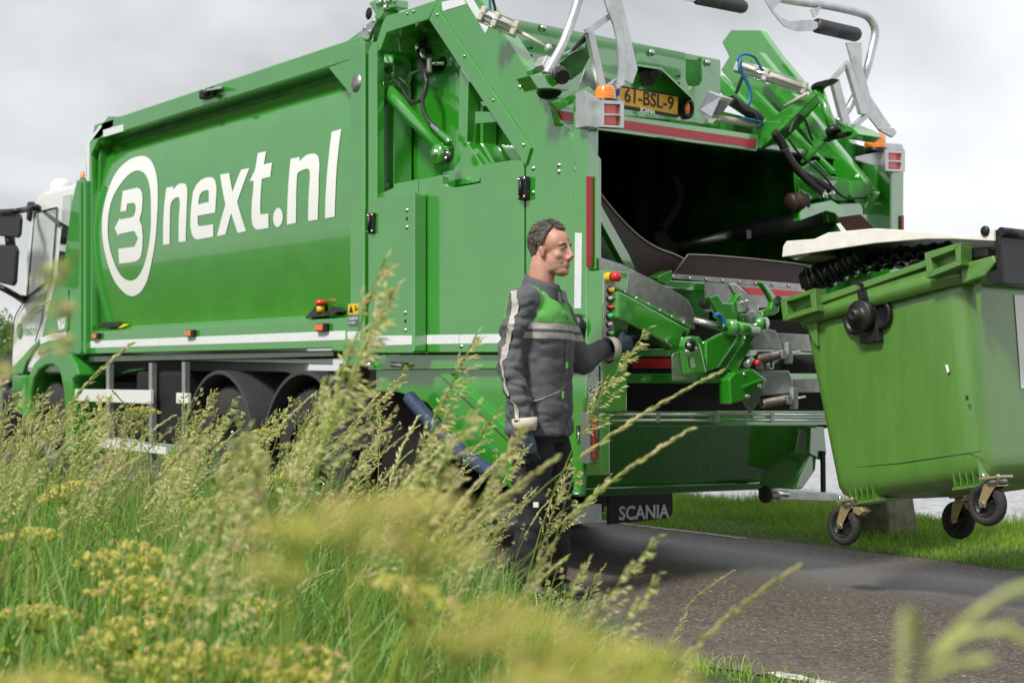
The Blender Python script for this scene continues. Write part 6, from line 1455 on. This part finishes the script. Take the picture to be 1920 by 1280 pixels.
# --- individual tall stalks that stand out
def stalk(px,py,d,ti,label,H=None,yaw=0.0,lean=.1,sc=1.0):
    r=ray(px,py); r=r/(r.dot(FWD)); tip=CAM+r*d
    V,F,A=TPL[ti]; V=V.copy(); t=V[V[:,2].argmax()]
    Hh=tip.z/V[:,2].max(); a=LEAN+yaw; c,s=math.cos(a),math.sin(a)
    vx=(V[:,0]+lean*V[:,2]**1.5)*Hh*sc; vy=V[:,1]*Hh*sc; vz=V[:,2]*Hh
    # widths fatten for close stalks so that they stay real stems
    k=V[:,2].argmax(); ox,oy=c*vx[k]-s*vy[k],s*vx[k]+c*vy[k]
    P=np.stack([c*vx-s*vy-ox,s*vx+c*vy-oy,vz],-1)
    me=npmesh('grass_stalk',P,F,A,'heads'); o=bpy.data.objects.new('grass_stalk',me); col.objects.link(o); o.location=(tip.x,tip.y,0)
    tag(o,label,'grass stalk',group='tall grass stalks standing out of the verge'); return o
stalk(735,465,3.0,0,'tallest blurred grass stalk, in front of the small side door of the lorry',lean=.02)
stalk(762,520,2.8,2,'second blurred grass stalk close beside the tallest one, before the side door',lean=.02)
stalk(1222,610,4.8,1,'open seed head rising before the lift arm right of the button panel',lean=.12)
stalk(1362,690,3.8,3,'long nodding yellow seed spike arching right in front of the lift linkage',lean=.42,sc=1.1)
stalk(905,610,4.0,0,'loose pale seed head just left of the man at his elbow',lean=.1)
stalk(1000,830,4.8,2,'seed head crossing the dangling glove of the man',lean=.15)
stalk(1300,800,3.2,4,'seed spike right of the red tail lamp leaning right',lean=.35)
stalk(150,470,1.3,5,'very blurred brown tuft before the front post of the container',lean=.3)
stalk(250,640,5.0,4,'dark thin spike over the white stripe of the container',lean=.05)
stalk(1240,1000,2.9,1,'rightmost upright seed head standing before the bare asphalt',lean=.2)
def arch(P,w,label,m_='blades'):
    Q=B(); Q.tube(P,w,n=8,sub=8); r_=random.Random(int(P[0][0]*97)%999)
    pts=[Vector(p) for p in P]
    for i in range(2,len(pts)-1):
        for k in range(30):
            a=pts[i].lerp(pts[i+1],k/30); d_=(pts[i+1]-pts[i]).normalized(); o=Vector((r_.uniform(-1,1),r_.uniform(-1,1),r_.uniform(-1,.4))).normalized(); e=a+(d_+o*.22)*.011; s_=d_.cross(o).normalized()*.0025
            Q.add([a,a+(e-a)*.5+s_,e,a+(e-a)*.5-s_],[[0,1,2,3]])
    me=Q.mesh('grass_stalk',norm=False,merge=False); a=me.attributes.new('rnd','FLOAT','POINT'); a.data.foreach_set('value',[.66]*len(me.vertices)); me.materials.append(M['heads'])
    o=bpy.data.objects.new('grass_stalk',me); col.objects.link(o); tag(o,label,'grass stalk',group='tall grass stalks standing out of the verge')
def W(px,py,d):
    r=ray(px,py); return CAM+r*(d/r.dot(FWD))
arch([W(1680,1330,0.83)+Vector((0,0,-.6)),W(1690,1340,0.83),W(1745,1230,0.86),W(1810,1165,0.86),W(1880,1115,0.86),W(1960,1085,0.86)],[.0007,.0007,.001,.0020,.0020,.001],'upper blurred grass spike arching into the lower right corner')
arch([W(1670,1340,0.79)+Vector((0,0,-.6)),W(1680,1345,0.79),W(1740,1245,0.83),W(1800,1195,0.83),W(1870,1180,0.83),W(1950,1205,0.83)],[.0007,.0007,.001,.0018,.0018,.001],'middle blurred grass spike bending level in the lower right corner')
arch([W(1655,1345,0.79)+Vector((0,0,-.6)),W(1680,1330,0.79),W(1725,1275,0.83),W(1770,1250,0.83),W(1830,1238,0.83)],[.0007,.0007,.001,.0014,.001],'lowest short blurred grass spike in the lower right corner')
# --- umbel plants: each a thing with stem and flower head
def umbel_tpl(seed):
    r=random.Random(seed); S_=B(); H_=B(); R_=.075; ha=[];
    S_.tube([(0,0,-1.0),(r.uniform(-.02,.02),0,-.6),(0,0,-.12),(0,0,-.06)],[.0045,.004,.003,.003],n=6)
    for k in range(3):
        z=-.75+.2*k; a=r.uniform(0,6.28); S_.tube([(0,0,z),(math.cos(a)*.06,math.sin(a)*.06,z+.05),(math.cos(a)*.13,math.sin(a)*.13,z+.03)],[.003,.012,.001],n=4)
    for i in range(20):
        t=math.sqrt((i+.5)/20); ph=i*2.39996; tip=Vector((math.cos(ph)*t*R_,math.sin(ph)*t*R_,-.012-t*t*.022)); S_.tube([(0,0,-.06),tip*.6+Vector((0,0,-.018)),tip],.0010,n=4,sub=3)
        c=r.uniform(.3,1)
        for q in range(16):
            d=Vector((r.uniform(-1,1),r.uniform(-1,1),r.uniform(-.1,1))).normalized(); p=tip+d*.013*r.uniform(.6,1); s1=d.orthogonal().normalized(); s2=d.cross(s1); w=.0032
            H_.add([p-s1*w,p-s2*w,p+s1*w,p+s2*w],[[0,1,2,3]]); ha+=[min(1,max(0,c+r.uniform(-.25,.25)))]*4
            H_.add([tip,p+s1*.0006,p-s1*.0006,tip+s1*.0004],[[0,1,2,3]]); ha+=[.15]*4
    ms_=S_.mesh('stem'); a=ms_.attributes.new('rnd','FLOAT','POINT'); a.data.foreach_set('value',[.12]*len(ms_.vertices)); ms_.materials.append(M['umbel'])
    mh=H_.mesh('flower_head',norm=False,merge=False); a=mh.attributes.new('rnd','FLOAT','POINT'); a.data.foreach_set('value',ha); mh.materials.append(M['umbel'])
    return ms_,mh
UT=[umbel_tpl(k) for k in range(4)]
UL=[(215,1030,3.0,1.0),(290,1018,3.1,1),(255,1075,2.9,1.1),(235,1150,2.7,1.1),(185,1195,2.6,.9),(330,1110,2.9,.9),(365,1195,2.6,1.0),(425,1205,2.5,1.1),(300,1225,2.45,1.0),(555,1208,2.3,1.0),(600,1265,2.2,1.1),(480,1120,3.3,.8),(60,985,3.6,.9),(110,905,4.2,1),(75,1125,3.0,1),(145,1265,2.2,1),
 (30,1262,1.25,.9),(90,1250,1.35,.8),(640,925,1.2,.9),(705,955,1.22,1.0),(765,915,1.3,.9),(560,965,1.35,.8),(680,1045,1.25,.8),(800,985,1.3,.9),(510,1045,1.45,.6),(800,1085,1.8,.9),(1000,1150,1.2,.9),(1085,1195,1.22,1.0),(1180,1225,1.25,.9),(1030,1245,1.12,.9),(1265,1265,1.2,.8),(940,1120,1.5,.7),(870,1170,1.4,.8),
 (390,930,4.8,1),(455,850,6,1.1),(545,880,5.2,1),(500,800,7,1.1),(330,850,6.5,1.0),(270,760,8.5,1.2)]
near_words=['yellow-green umbel flower head']
def where(px,py,d):
    v='blurred' if d<1.6 else ('sharp' if d<3.8 else 'small')
    hx=['far left','left','left of centre','centre','right of centre','right'][min(5,int(px/320))]
    return v,hx
for i,(px_,py_,d_,sc_) in enumerate(UL):
    if i in (19,22): continue
    if d_<1.6: d_*=.50; sc_*=.40
    p=W(px_,py_,d_); o=thing('umbel_plant','',"wildflower",(p.x,p.y,0),'yellow-green umbel wildflowers in the verge')
    ms_,mh=UT[i%4]; rot=Matrix.Rotation(i*1.3,4,'Z')@Matrix.Rotation(.25*math.sin(i*2.1)+.15,4,'Y')
    for nm,me in(('stem',ms_),('flower_head',mh)):
        q=bpy.data.objects.new(nm,me); col.objects.link(q); q.matrix_basis=Matrix.Translation((p.x,p.y,p.z))@rot@Matrix.Scale(sc_,4); adopt(q,o)
UW=['upper left umbel of the sharp yellow-green cluster at lower left','topmost right umbel of the sharp cluster at lower left','middle umbel of the sharp cluster at lower left','umbel below the middle of the lower left cluster','lowest left umbel of the lower left cluster','umbel on the right flank of the lower left cluster','umbel left of the rounded pair near the bottom edge','rounded right umbel of the pair near the bottom edge','umbel near the bottom edge beneath the lower left cluster','golden umbel alone by the bottom edge left of the big blur','umbel at the bottom edge beneath the golden one','small faint umbel above the rounded pair','greenish umbel near the left edge above the dark blades','highest umbel near the left edge under the cab wheel','umbel at the left edge level with the lower left cluster','umbel at the bottom edge left of the cluster',
 'blurred umbel in the bottom left corner','blurred umbel second from the bottom left corner','big blurred yellow umbel left of the man, leftmost top one','big blurred yellow umbel left of the man, the middle one','big blurred yellow umbel nearest the legs of the man','outer left blurred umbel of the large yellow blur','lower blurred umbel of the large yellow blur','right blurred umbel of the large yellow blur','faint blurred umbel at lower left of the large yellow blur','half-sharp yellow umbel just below the large yellow blur','upper blurred umbel of the bottom centre group','second blurred umbel of the bottom centre group','third blurred umbel of the bottom centre group','blurred umbel touching the bottom edge in the centre group','rightmost blurred umbel by the broken road line','pale blurred umbel above the bottom centre group','blurred umbel left of the bottom centre group',
 'umbel amid grasses beneath the rear wheels','umbel in front of the first rear wheel','umbel right of the nodding grass under the rear wheels','farther umbel before the space between the rear wheels','umbel below the white side guard bar','farthest umbel in front of the side guard']
for o,w_ in zip([q for q in bpy.data.objects if q.name.startswith('umbel_plant')],[w for k,w in enumerate(UW) if k not in (19,22)]): o['label']=w_
# --- short grass of the far verge
n=80000; x=np.concatenate([rng.uniform(-5,4,60000),rng.uniform(-32,-5,20000)]); y=2.86+rng.uniform(0,1,n)*2.15
hh=np.interp(y,[2.85,3.1,3.8,5],[.03,.06,.13,.17])*rng.uniform(.5,1.3,n)*(1+.35*np.sin(x*2.3+y*3)); y=y+.05*np.sin(x*2.1+4)+.03*np.sin(x*5.3+8)
v=blades(x,y,np.full(n,.0),hh,rng.uniform(.004,.009,n),rng.uniform(.1,.8,n),rng.uniform(0,6.28,n),np.clip(rng.normal(.45,.2,n)+.18*np.sin(x*3.1)*np.sin(y*4),0,1),3)
tag(npobj('verge_grass',*v,'shortgrass'),'short bright grass on the bank between the road and the water','grass',kind='stuff')
n=5000; x=rng.uniform(-9,9,n); y=-1.12-np.abs(rng.normal(0,.12,n)); 
v=blades(x,y,np.zeros(n),rng.uniform(.03,.12,n),rng.uniform(.004,.008,n),rng.uniform(.2,.9,n),rng.uniform(0,6.28,n),rng.uniform(.2,1,n),3)
tag(npobj('edge_grass',*v,'shortgrass'),'short tufts along the near broken road edge','grass',kind='stuff')
# --- bush on the bank
def bush(c,r,hgt,label,seed):
    r_=np.random.default_rng(seed); th=thing('bush',label,'bush',c,None); n=9000
    k=14; cs_=np.stack([r_.normal(0,r*.45,k),r_.normal(0,r*.45,k),r_.uniform(.25,.85,k)*hgt],-1); i=r_.integers(0,k,n)
    dv=r_.normal(0,1,(n,3)); dv/=np.linalg.norm(dv,axis=1)[:,None]; P=cs_[i]+dv*(r*.42)*r_.uniform(.5,1.05,(n,1)); P[:,2]=np.maximum(P[:,2],.05)
    a=r_.normal(0,1,(n,3)); a/=np.linalg.norm(a,axis=1)[:,None]; b2=np.cross(a,dv); b2/=np.linalg.norm(b2,axis=1)[:,None]+1e-6; w=.045
    V=np.stack([P-a*w,P-b2*w*.5,P+a*w,P+b2*w*.5],1)+np.array(c)[None,None,:]; F=np.arange(4*n).reshape(-1,4)
    me=npmesh('foliage',V,F,np.repeat(r_.uniform(0,1,n),4),'leafy',False); o=bpy.data.objects.new('foliage',me); col.objects.link(o); adopt(o,th)
    for q in range(5):
        t=cs_[q]; B().tube([Vector(c),Vector(c)+Vector(t)*.5+Vector((.1,0,.1)),Vector(c)+Vector(t)],[.05,.03,.01],n=6).obj('trunk','concrete',th)
c=polar(-9.95,30.5,-.05); bush((c.x,c.y,-.05),1.5,2.45,'pale green bush on the bank beyond the lorry cab at the left edge',5)
